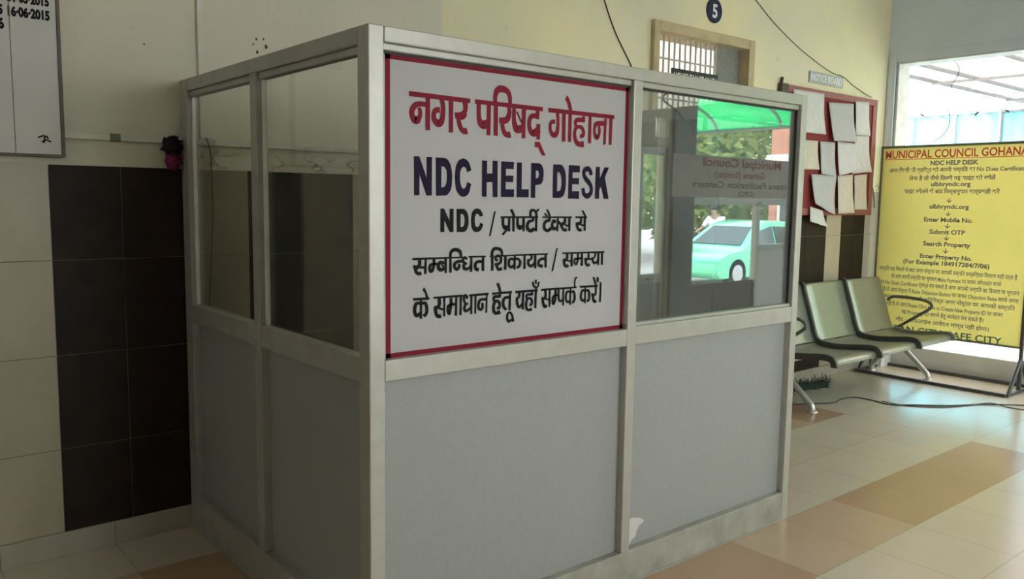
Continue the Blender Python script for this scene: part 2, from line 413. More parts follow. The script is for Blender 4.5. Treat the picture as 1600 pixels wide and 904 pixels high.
w = MB(); w.box(-4.75, -4.6, -4.75, -1.25, 0, ZC); w.box(-4.75, -4.6, -.55, 1.93, 0, ZC); w.box(-4.75, -4.6, -1.25, -.55, 0, 2.4); w.box(-4.75, -4.6, -1.25, -.55, 3.1, ZC)
struct(w.build('wall_left', 'wall_plain'))
w5 = struct(MB().box(-4.69, -4.685, -1.25, -.55, 2.4, 3.1).build('added_window_left', 'glass_clear'))  # unseen window, added to brighten the booth's left face and inside
fr = MB(); fr.bbox(-4.71, -4.66, -.925, -.875, 2.4, 3.1, .004); fr.build('mullion', 'aluminium', w5)
# wall behind the camera, with a wide window added for light, and the shop-front beside the entrance
w = MB(); w.box(-4.6, RX0, -4.75, -4.6, 0, ZC); w.box(RX0, 3.0, -4.75, -4.6, 0, 1.1); w.box(RX0, 3.0, -4.75, -4.6, 3.1, ZC); w.box(3.0, 3.9, -4.75, -4.6, 0, ZC)
FY = -2.55                                   # plane of the glazed front
y0, y1 = FY-.10, FY+.05
w.box(3.7, 3.85, -4.75, y0, 0, ZC); w.box(3.7, 4.10, y0, y1, 0, ZC); w.box(4.10, 4.27, y0, y1, 2.06, ZC); w.box(4.27, 4.45, y0, y1, 2.31, ZC)
w.box(4.27, 4.45, y0, y1, 2.06, 2.14); w.box(4.45, 4.80, y0, y1, 2.06, ZC); w.box(4.48, 4.80, y0, y1, 0, 2.06); w.box(4.80, 6.62, y0, y1, 2.68, ZC)
struct(w.build('wall_front', 'wall_plain'))
struct(MB().box(4.50, 4.79, y1-.001, y1+.04, 0, ZC).build('column', 'column_shaded'))
w2 = struct(MB().box(RX0, 3.0, -4.69, -4.685, 1.1, 3.1).build('added_window_rear', 'glass_clear'))
fr = MB()
for k in range(3): x = RX0+k*(3.0-RX0)/2; fr.bbox(x-.025, x+.025, -4.71, -4.66, 1.1, 3.1, .004)
fr.build('mullion', 'aluminium', w2)
# ventilator above the facade door
vt = struct(MB().box(4.27, 4.45, FY-.002, FY+.002, 2.14, 2.31).build('window_3', 'glass_clear'))
fr = MB()
for k in range(5): fr.tube([(4.29+k*.035, FY+.03, 2.14), (4.29+k*.035, FY+.03, 2.31)], .005, 6)
fr.build('window_bar', 'grille_bar', vt)
# glazed facade
g = struct(MB().box(4.80, 6.62, FY-.003, FY+.003, .3, 2.68).build('window_4', 'glass_clear'))
fr = MB()
fr.bbox(4.80, 4.845, FY-.03, FY+.035, 0, 2.68, .004); fr.bbox(6.575, 6.62, FY-.03, FY+.035, 0, 2.68, .004); fr.bbox(5.86, 5.91, FY-.03, FY+.035, 0, 1.60, .004)
fr.bbox(4.80, 6.62, FY-.03, FY+.035, 1.565, 1.63, .004); fr.bbox(4.80, 6.62, FY-.03, FY+.035, 2.64, 2.68, .004); fr.bbox(5.91, 6.58, FY-.03, FY+.035, 1.12, 1.17, .004); fr.bbox(4.80, 6.62, FY-.03, FY+.035, 0, .08, .004)
fr.build('window_frame', 'aluminium', g)
MB().box(4.84, 5.87, FY-.01, FY+.01, .08, .82).build('lower_panel', 'dark_wood', g)
MB().box(5.91, 6.58, FY-.01, FY+.01, .08, 1.13).build('lower_panel', 'board_white', g)
# aluminium door leaf with a latch, seen mirrored in the booth glass
d = struct(MB().box(4.15, 4.43, FY-.005, FY+.005, .95, 2.0).build('door_2', 'glass_clear'))
fr = MB()
for a, b, e, f in ((4.10, 4.16, 0, 2.06), (4.42, 4.48, 0, 2.06)): fr.bbox(a, b, FY-.03, FY+.03, e, f, .004)
for e, f in ((0, .1), (.87, .95), (1.99, 2.06)): fr.bbox(4.16, 4.42, FY-.03, FY+.03, e, f, .004)
fr.build('door_frame', 'aluminium', d)
MB().box(4.16, 4.42, FY-.01, FY+.01, .1, .88).build('door_panel', 'laminate_grey', d)
MB().tube([(4.22, FY+.045, .91), (4.42, FY+.045, .91)], .009, 8).ball((4.24, FY+.055, .91), .016).build('door_latch', 'hub', d)

# dado of wall tiles, one mesh
t = MB(); rows = (.105, .476, .889, 1.30, 1.705)
t.cur = 3; t.box(-4.6, 3.22, YW-.006, YW, .105, 1.703); t.box(4.42, XE, YW-.006, YW, .105, 1.703)
cols = [(-.541, -.258, 1), (-.258, .022, 1), (.022, .318, 0), (.318, .594, 1), (.594, .887, 2), (.887, 1.17, 0), (1.17, 1.45, 1), (1.45, 1.73, 1), (1.73, 2.01, 0), (2.01, 2.29, 1), (2.29, 2.57, 1), (2.57, 2.85, 0), (2.85, 3.22, 1),
        (4.42, 4.70, 0), (4.70, 4.98, 1), (4.98, 5.31, 1), (5.31, 5.65, 1), (5.65, 5.905, 0), (5.905, 6.12, 1), (6.12, 6.335, 1), (6.335, 6.615, 4)]
x = -.541
k = 0
while x > -4.4: cols.append((x-.4, x, 0 if k % 4 < 2 else 1)); x -= .4; k += 1
for a, b, mi in cols:
    for e, f in zip(rows, rows[1:]): t.cur = mi; t.bbox(a+.0014, b-.0014, YW-.0085, YW-.004, e+.0014, f-.0014, .0008)
struct(t.build('trim_4', ['tile_beige', 'tile_dark', 'tile_brown', 'grout', 'skirting_tile']))
t = MB()
for k in range(-9, 16):
    a = -.339+.4515*k; b = a+.4515
    for p, q in ((max(a, -4.6), min(b, 3.22)), (max(a, 4.42), min(b, XE))):
        if q-p > .02: t.bbox(p+.001, q-.001, 1.705, YW, 0, .105, .003)
struct(t.build('baseboard_back', 'skirting_tile'))

# doorway of the fifth room: frame, grille transom, closed wooden leaf, sign
d5 = struct(MB().bbox(3.29, 4.335, 1.80, 1.84, 0, 2.17, .004).build('door_1', 'door_wood'))
f = MB(); f.bbox(3.222, 3.285, 1.69, 1.93, 0, 2.84, .006); f.bbox(4.34, 4.415, 1.69, 1.93, 0, 2.84, .006); f.bbox(3.285, 4.34, 1.69, 1.93, 2.768, 2.84, .006); f.bbox(3.285, 4.34, 1.72, 1.90, 2.16, 2.21, .004)
f.build('door_frame', 'frame_ochre', d5)
b = MB()
for k in range(13): x = 3.30+k*.0605; b.tube([(x, 1.775, 2.20), (x, 1.775, 2.77)], .0085, 6)
b.box(3.285, 4.04, 1.769, 1.781, 2.60, 2.612); b.box(3.285, 4.04, 1.769, 1.781, 2.32, 2.332)
b.build('transom_grille', 'grille_bar', d5)
MB().box(4.035, 4.34, 1.78, 1.80, 2.20, 2.77).build('transom_pane', 'mesh_grey', d5)
# the room behind the transom, whitewashed and lit by its own tube
r = MB(); r.box(2.9, 4.9, 3.6, 3.7, 0, 3.4); r.box(2.8, 2.9, 1.93, 3.7, 0, 3.4); r.box(4.9, 5.0, 1.93, 3.7, 0, 3.4); r.box(2.8, 5.0, 1.93, 3.7, 3.4, 3.5); r.box(2.8, 5.0, 1.93, 3.7, -.2, 0)
struct(r.build('wall_inner_room', 'plaster_inner'))
tl = bpy.data.lights.new('tube_light', 'AREA'); tl.shape = 'RECTANGLE'; tl.size = 1.2; tl.size_y = .05; tl.energy = 25
to = bpy.data.objects.new('tube_light', tl); COL.objects.link(to); to.location = (3.9, 2.7, 3.38)

# ================================================================== the booth
BO = (1.2, .86, 0)
booth = thing('help_desk_booth', 'aluminium framed help desk booth with grey panels and glass standing against the back wall', 'booth', BO)
D = .045
def part(name, mat, *bx, b=.004):
    m = MB()
    for q in bx: m.bbox(*q, b)
    return m.build(name, mat, booth)
part('corner_post', 'aluminium', (0, .055, 0, .067, 0, 2.1))
part('corner_post', 'aluminium', (2.355, 2.405, 0, .06, 0, 2.1))
part('corner_post', 'aluminium_dull', (0, .05, 1.61, 1.700, .0, 2.1))
part('corner_post', 'aluminium_dull', (2.355, 2.405, 1.61, 1.700, .0, 2.1))
part('mullion', 'aluminium', (1.172, 1.222, -.001, D, .14, 2.052))
part('mullion', 'aluminium_dull', (-.001, D, .835, .896, .17, 2.046))
part('mullion', 'aluminium_dull', (2.36, 2.405, .835, .896, .14, 2.03))
part('top_rail', 'aluminium', (.055, 2.355, 0, D, 2.052, 2.1), (.055, 1.172, .014, D, 2.03, 2.053), (1.222, 2.355, .014, D, 2.03, 2.053))
part('top_rail', 'aluminium_dull', (0, D, .067, 1.61, 2.045, 2.1), (.012, D, .067, .835, 2.02, 2.046), (.012, D, .896, 1.61, 2.02, 2.046))
part('top_rail', 'aluminium_dull', (2.36, 2.405, .06, 1.61, 2.03, 2.1))
part('sill_rail', 'aluminium', (.055, 1.172, 0, D, 1.006, 1.075), (1.222, 2.355, 0, D, 1.006, 1.082), (1.222, 2.355, .012, D, 1.08, 1.096))
part('sill_rail', 'aluminium_dull', (0, D, .067, .835, 1.0, 1.085), (0, D, .896, 1.61, 1.0, 1.085))
part('bottom_rail', 'aluminium_worn', (.055, 2.355, 0, D, 0, .14))
part('bottom_rail', 'aluminium_dull', (0, D, .067, 1.61, 0, .17))
part('bottom_rail', 'aluminium_dull', (2.36, 2.405, .06, 1.61, 0, .14))
lo = []
for a, b_ in ((.055, 1.172), (1.222, 2.355)): lo.append(part('lower_panel', 'laminate_grey', (a, b_, .034, .042, .14, 1.007), b=.001))
for a, b_ in ((.067, .835), (.896, 1.61)): part('lower_panel', 'laminate_grey', (.034, .042, a, b_, .17, 1.001), b=.001)
for a, b_ in ((.06, .835), (.896, 1.61)): part('end_panel', 'laminate_shaded', (2.365, 2.375, a, b_, .14, 2.031), b=.001)
part('glass_pane', 'glass_booth', (1.222, 2.355, .030, .035, 1.09, 2.04), b=.0005)
part('glass_pane', 'glass_side', (.030, .035, .067, .835, 1.08, 2.03), b=.0005)
part('glass_pane', 'glass_side', (.030, .035, .896, 1.61, 1.08, 2.03), b=.0005)
part('glazing_bead', 'bead_white', (.022, .036, 1.598, 1.612, 1.085, 2.02), b=.001)
part('glazing_bead', 'bead_white', (.022, .036, .822, .836, 1.085, 2.02), b=.001)
part('glazing_bead', 'bead_white', (.052, .060, .020, .034, 1.075, 2.05), b=.001)
part('glazing_bead', 'bead_white', (.052, .061, .024, .034, .14, 1.007), b=.001)
gk = MB(); gk.box(2.347, 2.356, .022, .031, 1.096, 2.03); gk.box(1.222, 2.356, .022, .031, 2.022, 2.031); gk.box(.06, 1.172, .02, .03, 2.024, 2.031)
gk.build('gasket', 'gasket_black', booth)
# chipped spot at the foot of the right panel
lp = [(x, .0325, z) for x, z in ((1.226, .233), (1.246, .247), (1.268, .262), (1.288, .255), (1.315, .251), (1.347, .232), (1.336, .221), (1.318, .217), (1.303, .196), (1.296, .172), (1.270, .163), (1.262, .150), (1.240, .158), (1.232, .181), (1.241, .203))]
MB().prism(lp, (0, .003, 0)).build('chipped_spot', 'board_white', lo[1])

# ------------------------------------------------------------------ the sign in the booth's left bay
SG = (.62, .034, 1.075)
sign = thing('help_desk_sign', 'white printed sign with red border and red, navy and black Hindi and English lettering', 'sign', SG)
YS = .030
MB().box(.0605, 1.1715, YS, YS+.003, 1.075, 2.0235).build('sign_face', 'flex_white', sign)
bd = MB(); bw = .011
for q in ((.076, 1.1715, 2.009, 2.0235), (.076, 1.1715, 1.0755, 1.0905), (.076, .0935, 1.0755, 2.0235), (1.1565, 1.1715, 1.0755, 2.0235)): bd.box(q[0], q[1], YS-.0008, YS, q[2], q[3])
bd.build('sign_border', 'red_paint', sign)
LET = ('p162,1919 403,1916 402,1900 162,1903;s224,1882,16 201,1882,17 184,1876,17 174,1861,16 174,1845,16 189,1828,22 203,1845,13 204,1861,12 199,1871,10;p224,1905 242,1905 242,1802 224,1801;s286,1904,15 292,1886,14 292,1858,15 286,1833,18 274,1826,24 259,1837,17 256,1853,14 264,1867,17 280,1869,19;p315,1904 333,1903 333,1801 316,1800;s380,1904,17 383,1885,15 379,1871,15 365,1861,17 339,1857,18;s343,1856,18 369,1853,18 383,1867,14;s354,1854,14 357,1834,14 366,1815,15 378,1808,20 391,1810,22;p422,1916 726,1914 726,1899 422,1901;s438,1902,14 439,1860,14 446,1841,21 459,1834,29 480,1841,26;p472,1902 490,1902 489,1800 472,1800;p502,1911 520,1911 521,1800 502,1801;s509,1905,14 508,1931,14 516,1952,19 534,1960,24 559,1955,20 572,1937,14 573,1911,13;s569,1902,13 571,1882,14 562,1861,20 547,1854,23 526,1854,19;s538,1853,14 544,1825,14 553,1811,17 565,1807,21 578,1809,21;s592,1901,13 592,1860,14 601,1834,21 613,1828,27 636,1837,23;p627,1901 646,1900 645,1799 628,1799;s604,1889,6 630,1849,6;p693,1900 711,1901 709,1870 695,1869;s703,1880,20 676,1879,17 664,1865,14 663,1841,14 672,1824,19 686,1819,23 708,1835,23;p697,1853 715,1853 714,1799 697,1798;p690,1791 713,1791 743,1743 726,1743 705,1771 690,1771;p751,1914 1095,1913 1093,1898 752,1898;s796,1900,13 800,1876,11 799,1841,13 791,1822,18 779,1819,19 766,1831,13 762,1851,11 770,1865,13 786,1866,18;p820,1898 838,1898 839,1799 821,1798;p852,1898 869,1898 868,1799 852,1798;p842,1966 852,1958 866,1930 871,1912 854,1912 846,1936 833,1950;p921,1896 938,1896 937,1874 920,1874;s931,1882,16 898,1881,17 887,1869,12 896,1857,13 917,1856,15 931,1841,12 927,1825,14 912,1824,15;s893,1854,13 885,1836,12 889,1810,14 904,1794,19 934,1794,23;p956,1899 971,1899 972,1799 955,1799;p1040,1897 1053,1897 1051,1799 1037,1798;s1041,1877,18 1014,1876,19 995,1872,17 988,1855,11 991,1834,13 1001,1822,17 1013,1836,11 1015,1854,11 1010,1866,10;p1067,1898 1085,1898 1083,1799 1068,1799',
       'p181,1717 201,1718 229,1651 229,1717 250,1718 250,1594 229,1593 202,1661 202,1594 182,1594;p265,1717 295,1717 307,1715 316,1708 324,1695 328,1682 331,1658 329,1626 325,1612 318,1603 310,1596 301,1594 266,1593|287,1689 299,1687 307,1677 309,1656 307,1636 301,1624 287,1620;p409,1680 405,1693 400,1704 393,1712 386,1716 374,1719 363,1715 356,1711 349,1700 344,1687 341,1656 343,1637 345,1621 350,1609 357,1600 365,1593 375,1591 383,1592 390,1595 397,1600 402,1609 409,1634 392,1642 388,1628 383,1620 377,1618 371,1621 367,1628 363,1642 362,1657 363,1674 369,1686 376,1691 385,1688 389,1682 392,1673;p454,1715 476,1715 476,1672 500,1672 500,1716 522,1716 523,1592 502,1592 500,1643 475,1642 475,1593 455,1593;p538,1715 595,1715 594,1690 559,1690 559,1667 593,1668 592,1645 559,1645 559,1620 597,1620 597,1593 538,1593;p609,1714 631,1715 632,1621 665,1622 665,1593 609,1593;p675,1715 710,1715 720,1713 726,1708 732,1698 735,1687 734,1665 732,1655 728,1646 722,1641 715,1639 696,1637 696,1591 675,1592|697,1689 708,1688 713,1676 710,1665 698,1660;p781,1714 810,1715 822,1714 830,1708 837,1700 843,1685 845,1673 846,1647 844,1630 841,1615 837,1604 829,1597 819,1593 807,1592 781,1593|802,1687 811,1686 818,1679 823,1665 824,1646 821,1627 816,1620 810,1618 802,1617;p859,1714 916,1714 916,1689 879,1688 879,1667 913,1668 913,1644 878,1644 878,1619 915,1619 915,1590 858,1591;s976,1680,14 972,1694,15 957,1704,20 940,1696,15 938,1681,14 949,1666,17 967,1651,17 978,1635,14 977,1614,15 959,1602,21 941,1609,15 935,1631,13;p1001,1713 1022,1713 1024,1671 1047,1712 1073,1713 1051,1674 1075,1592 1048,1592 1030,1641 1023,1626 1022,1592 999,1592',
       'p284,1552 299,1552 320,1512 321,1551 337,1551 337,1474 321,1474 300,1513 300,1474 284,1475;p349,1551 378,1551 385,1548 390,1544 395,1536 398,1528 400,1510 399,1499 397,1491 394,1484 389,1478 383,1474 375,1473 350,1474|366,1534 373,1534 377,1531 382,1522 383,1511 381,1498 377,1492 366,1490;p461,1528 458,1537 454,1543 449,1549 444,1551 434,1553 427,1551 421,1548 415,1542 412,1535 409,1514 410,1501 412,1489 416,1481 421,1476 428,1473 436,1472 442,1473 448,1476 453,1480 457,1486 462,1499 449,1505 445,1495 441,1491 436,1489 431,1492 428,1496 425,1510 426,1525 431,1534 436,1535 442,1532 446,1525;p509,1543 516,1543 495,1458 487,1458;p538,1526 712,1526 712,1519 538,1519;s549,1519,8 549,1498,9 556,1488,13 564,1486,14 577,1490,11;p571,1520 582,1520 582,1472 570,1473;s571,1483,6 547,1461,7;p590,1520 602,1520 602,1472 591,1472;s584,1550,8 595,1534,8 599,1524,8;s615,1519,8 615,1498,9 622,1487,13 628,1486,14 643,1491,11;p637,1520 649,1520 649,1472 638,1472;s685,1520,8 688,1511,8 669,1507,10 661,1495,10 662,1483,11 673,1474,11 687,1477,12 692,1485,8;p697,1520 709,1520 708,1471 697,1471;s676,1524,8 675,1538,8 681,1547,8 693,1546,8 702,1536,8 703,1524,8;s702,1540,6 707,1546,6 716,1550,6;p734,1525 880,1525 880,1518 734,1519;s766,1519,8 766,1511,10 750,1507,10 742,1495,9 744,1481,10 757,1473,10 772,1479,10 776,1486,8;s754,1551,6 761,1540,7 769,1525,8;s742,1536,6 756,1525,6;s799,1503,10 787,1509,10 781,1497,8 784,1482,10 794,1480,10 806,1485,8;p804,1518 814,1518 812,1470 802,1470;s811,1507,8 822,1497,8;s844,1518,9 845,1507,9 837,1498,11 819,1494,10;s828,1494,9 833,1481,9 844,1474,10 855,1477,11;s844,1497,7 854,1490,6 868,1494,8;p861,1518 874,1518 874,1470 863,1470;p898,1525 960,1525 959,1518 898,1518;s927,1518,8 927,1504,8 918,1498,11 900,1497,8;s907,1496,9 912,1480,9 922,1473,10 932,1475,11;s923,1497,7 936,1491,6 948,1493,8;p942,1519 954,1519 954,1470 942,1470;s934,1547,7 944,1534,7 951,1524,7',
       'p175,1393 319,1392 375,1391 375,1385 319,1386 175,1385;p400,1392 474,1391 474,1385 400,1386;s202,1385,10 203,1372,9 194,1362,12 178,1366,8;s186,1361,9 190,1347,9 199,1341,10 210,1343,11;s201,1366,8 210,1361,7 224,1361,8;p222,1388 231,1388 230,1339 220,1339;s259,1387,8 259,1370,7 255,1353,8 247,1346,9 242,1357,8 246,1368,8 259,1370,8 272,1370,8;s301,1371,7 286,1375,10 277,1367,9 277,1357,10 286,1350,11 302,1354,9;s289,1368,5 301,1356,5;p300,1387 311,1387 311,1338 301,1338;p320,1390 330,1389 331,1338 320,1339;s325,1389,8 325,1402,8 332,1412,10 347,1415,11 362,1410,10 367,1401,8 368,1389,8;s376,1375,8 358,1375,9 345,1370,9 342,1358,8 352,1348,9 361,1357,8 360,1367,7;s393,1380,7 388,1387,7 379,1386,8 377,1376,8 385,1368,8 394,1367,7;s385,1367,8 380,1358,8 386,1349,10 399,1350,8 412,1357,8;p408,1388 417,1387 417,1338 406,1338;p457,1387 468,1387 468,1338 456,1339;s460,1371,9 439,1371,9 429,1361,9 432,1347,10 445,1343,11;p497,1391 508,1391 509,1337 498,1337;p492,1391 510,1391 510,1385 492,1385;s503,1388,8 502,1402,8 511,1413,10 523,1414,10 538,1410,10 545,1400,8 546,1387,8;p546,1391 763,1391 763,1385 547,1385;s528,1372,8 520,1375,8 518,1385,8 529,1389,8 541,1383,8 541,1369,8 532,1361,9 514,1359,8;s522,1357,8 527,1345,8 534,1340,8 546,1344,11;p556,1387 568,1387 567,1338 556,1338;p599,1388 609,1387 609,1337 598,1337;s600,1374,8 584,1375,8 577,1363,8 580,1351,8 589,1347,9 601,1352,8;s608,1375,8 621,1374,8 630,1363,8 626,1349,9 614,1344,9;p645,1388 655,1388 656,1337 645,1338;s682,1387,7 684,1378,7 677,1370,7 663,1367,8;s668,1365,8 669,1354,8 679,1347,10 690,1350,9 700,1358,8;p695,1388 707,1388 707,1337 696,1338;p745,1387 757,1387 758,1338 746,1339;s749,1371,9 729,1370,9 718,1361,9 719,1349,9 737,1343,11;p804,1408 811,1408 790,1323 782,1323;p834,1391 1059,1390 1059,1383 834,1385;s859,1385,9 860,1370,8 851,1362,10 837,1364,7;s843,1362,9 848,1345,9 856,1339,10 867,1342,11;s857,1362,7 870,1358,6 883,1359,7;p878,1386 889,1386 889,1337 878,1337;s915,1385,7 916,1368,7 912,1350,7 906,1344,7 898,1352,6 900,1363,7 913,1365,7 938,1367,7;p932,1386 942,1386 944,1337 932,1337;s971,1385,7 973,1371,7 967,1362,9 950,1363,7;s956,1361,8 960,1344,8 969,1338,8 980,1342,10;s969,1364,7 984,1361,7 997,1364,7;s1007,1385,6 1009,1375,6 1001,1366,6 992,1363,7;s994,1362,6 997,1352,7 1006,1345,8 1017,1349,7 1026,1358,7;p1020,1386 1032,1385 1031,1337 1021,1337;p1041,1385 1052,1385 1051,1336 1041,1337',
       'p178,1263 242,1262 241,1253 178,1254;p220,1296 225,1291 234,1272 238,1259 228,1259 224,1275 214,1287;p204,1258 213,1258 213,1192 203,1193;s205,1243,9 192,1245,9 185,1230,9 185,1215,9 193,1204,10 206,1212,9;s212,1243,9 225,1243,9 231,1227,9 230,1210,9 219,1200,11;p257,1262 378,1262 379,1254 257,1255;p404,1261 489,1262 488,1253 404,1253;s280,1257,9 281,1236,9 274,1226,10 260,1228,8;s265,1226,9 268,1207,9 276,1195,10 288,1197,13;s279,1224,8 289,1219,6 303,1218,8;p297,1257 306,1257 305,1192 297,1193;s328,1253,8 329,1234,8 325,1210,8 322,1200,8 315,1210,6 317,1226,8 329,1231,8 349,1231,9;p345,1256 355,1255 354,1191 344,1192;p364,1256 374,1256 373,1192 363,1193;s394,1246,7 394,1255,7 386,1258,8 382,1245,7 389,1230,7 400,1230,7;s390,1229,8 384,1216,8 389,1205,9 401,1208,8 413,1216,8;p409,1255 419,1255 418,1192 409,1193;p427,1255 436,1255 435,1192 427,1193;p476,1255 484,1254 483,1191 474,1192;s479,1239,8 461,1240,8 450,1237,8 444,1222,8 446,1210,8 454,1204,8 462,1212,8 461,1228,7;p504,1261 594,1262 593,1253 504,1253;s527,1293,8 534,1280,8 541,1258,8;s537,1253,8 537,1245,9 517,1246,10 511,1239,8 517,1230,9 531,1229,9 538,1217,8 536,1205,9 525,1206,9;s517,1229,9 511,1213,9 513,1195,9 523,1187,10 541,1191,14;p580,1258 590,1257 589,1192 578,1193;s581,1239,9 563,1239,9 554,1228,9 556,1208,9 569,1196,9;s601,1150,7 597,1170,7 588,1184,7 576,1182,7 573,1168,7 578,1153,7 588,1155,7 589,1161,6;p609,1261 716,1261 715,1252 609,1252;s627,1254,8 628,1242,8 621,1234,8 612,1232,8;s616,1231,8 620,1211,8 628,1201,8 641,1210,8 647,1218,8;p640,1256 651,1256 651,1191 640,1192;s686,1252,8 687,1243,8 666,1244,8 661,1237,7 668,1230,8 681,1229,8 688,1217,8 685,1206,8 676,1206,8;s666,1229,8 661,1213,8 663,1194,8 674,1187,8 689,1190,12;p701,1254 712,1253 711,1191 700,1192;s691,1289,6 695,1275,6 707,1267,6 717,1273,6 720,1288,6;s706,1296,6 706,1280,6;p702,1267 712,1266 714,1259 701,1259;p732,1261 913,1260 912,1253 732,1253;s753,1255,8 755,1234,8 748,1224,9 735,1228,8;s740,1225,8 744,1206,8 751,1194,9 762,1198,11;s753,1225,7 763,1220,6 776,1221,7;p770,1255 780,1255 779,1190 771,1191;s804,1253,7 804,1236,7 802,1212,7 795,1200,7 790,1211,7 792,1227,7 804,1233,7 822,1232,7;s820,1254,7 820,1223,7 826,1210,7 834,1209,7 845,1216,7;p839,1257 848,1256 849,1191 840,1192;p876,1256 885,1256 884,1191 876,1191;s879,1240,7 864,1243,7 858,1229,7 859,1212,7 868,1202,7 880,1209,7;s885,1240,8 897,1241,8 903,1226,8 902,1209,8 891,1197,9;s903,1259,5 902,1276,5 905,1290,6 913,1294,7;p930,1261 1027,1260 1026,1251 930,1253;p954,1257 963,1256 963,1191 954,1192;s956,1240,7 943,1243,7 937,1228,7 938,1212,7 947,1202,7 957,1209,7;s963,1240,8 975,1241,8 981,1225,8 980,1207,8 969,1198,9;s1016,1255,7 1017,1234,7 1011,1221,8 992,1225,9;s1001,1222,8 1004,1204,8 1011,1194,8 1019,1199,10;s1001,1291,7 1009,1277,7 1016,1259,7;p1024,1292 1031,1287 1032,1272 1025,1268 1019,1272 1019,1287;p1037,1269 1047,1269 1046,1191 1037,1191')
PK = 1.27
LIFT = [0.0]; BOLD = [1.0]
def ribbon(mb, pts):                         # brush stroke with an elliptical pen
    sm = spline(pts, 6) if len(pts) > 2 else pts
    q = [(p[0]/PK, p[1], p[2]) for p in sm]; L = []; R_ = []
    for i, p in enumerate(q):
        a = q[max(i-1, 0)]; b = q[min(i+1, len(q)-1)]; dx, dz = b[0]-a[0], b[1]-a[1]; n = math.hypot(dx, dz) or 1
        nx, nz = -dz/n*p[2]*BOLD[0]/2, dx/n*p[2]*BOLD[0]/2; L.append(((p[0]+nx)*PK, p[1]+nz)); R_.append(((p[0]-nx)*PK, p[1]-nz))
    vs = L+R_; n = len(L)
    LIFT[0] += .00002; mb.add([(x/1000, YS-.0009-LIFT[0], z/1000) for x, z in vs], [(i, i+1, n+i+1, n+i) for i in range(n-1)])
def lettering(name, mat, data):
    LIFT[0] = 0.0
    mb = MB()
    for st in data.split(';'):
        if st[0] == 's': ribbon(mb, [tuple(map(float, q.split(','))) for q in st[1:].split()])
        else:
            LIFT[0] += .00002
            loops = [[Vector((float(a)/1000, YS-.0009-LIFT[0], float(b)/1000)) for a, b in (q.split(',') for q in l.split())] for l in st[1:].split('|')]
            tri = geometry.tessellate_polygon(loops); mb.add([v for l in loops for v in l], [list(t) for t in tri])
    return mb.build(name, mat, sign)
lettering('sign_lettering', 'red_paint', LET[0])['label'] = 'red Hindi heading'
lettering('sign_lettering', 'navy_paint', LET[1])['label'] = 'navy English heading'
BOLD[0] = 1.17
for k in (2, 3, 4): lettering('sign_lettering', 'black_paint', LET[k])['label'] = 'black line of Hindi text'
# ================================================================== things on the back wall
def wall_text(parent, mat, body, size, x, z, y, bold=0, align='CENTER', width=None, sx=1.0, name='lettering'):
    mb = MB(); put_text(mb, body, size, (x, y, z), (1, 0, 0), (0, 0, 1), (0, 0, 0), bold, align, width, sx); return mb.build(name, mat, parent)

db = thing('register_board', 'white painted board with black dates and ruled lines high on the left wall', 'board', (-1.1, 1.70, 1.735))
MB().bbox(-1.72, -.49, 1.695, YW, 1.742, 3.25, .003).build('board_panel', 'board_white', db)
f = MB(); f.bbox(-.492, -.478, 1.689, YW, 1.735, 3.25, .002); f.bbox(-1.72, -.49, 1.689, YW, 1.733, 1.745, .002); f.build('board_frame', 'board_edge', db)
f = MB(); f.box(-.6615, -.6585, 1.694, 1.6955, 1.745, 3.25); f.box(-1.102, -1.099, 1.694, 1.6955, 1.745, 3.25); f.build('ruled_line', 'board_edge', db)
wall_text(db, 'black_paint', '16·06·2015', .050, -.592, 2.290, 1.6942, .0030, 'CENTER', .150, name='date_lettering')
wall_text(db, 'black_paint', '31·05·2015', .050, -.590, 2.346, 1.6942, .0030, 'CENTER', .150, name='date_lettering')
wall_text(db, 'black_paint', '30·05·2015', .050, -.681, 2.292, 1.6942, .0030, 'RIGHT', .150, name='date_lettering')
wall_text(db, 'black_paint', '2016', .056, -.679, 2.236, 1.6942, .0030, 'RIGHT', .085, name='date_lettering')
f = MB(); f.tube([(-.578, 1.6945, 1.812), (-.56, 1.6945, 1.820), (-.545, 1.6945, 1.818), (-.54, 1.6945, 1.806)], .0032, 6); f.tube([(-.565, 1.6945, 1.795), (-.548, 1.6945, 1.803), (-.53, 1.6945, 1.797)], .0032, 6); f.tube([(-.552, 1.6945, 1.82), (-.556, 1.6945, 1.79)], .003, 6)
f.build('painted_mark', 'black_paint', db)

du = thing('cable_duct', 'cream plastic cable duct with a dark joint running along the wall above the tiles', 'cable duct', (.3, 1.70, 1.816))
f = MB(); f.bbox(-.478, -.297, 1.705, YW, 1.816, 1.843, .003); f.bbox(-.256, 3.2, 1.705, YW, 1.816, 1.843, .003); f.build('duct', 'cable_duct', du)
f = MB(); f.bbox(-.297, -.256, 1.702, YW, 1.812, 1.846, .003); f.build('duct_joint', 'banner_frame', du)
vd = tag(rebase(MB().bbox(.091, .116, 1.703, YW, 1.845, 4.19, .003).build('cable_duct', 'cable_duct'), (.103, 1.714, 1.845)), 'narrow white vertical cable duct rising from the horizontal one behind the booth', 'cable duct')
def cable(name, pts, r, mat, label, n=6):
    mb = MB(); mb.tube([Vector(p) for p in spline(pts, n)], r, 7); o = mb.build(name, mat); rebase(o, tuple(pts[-1])); return tag(o, label, 'cable')
cable('loose_cable', [(.118, 1.702, 1.85), (.134, 1.700, 1.778), (.139, 1.700, 1.60), (.137, 1.702, 1.45), (.118, 1.704, 1.146), (.103, 1.706, .95)], .0022, 'cable_brown', 'thin brown cable hanging down the beige tiles from the end of the vertical duct')
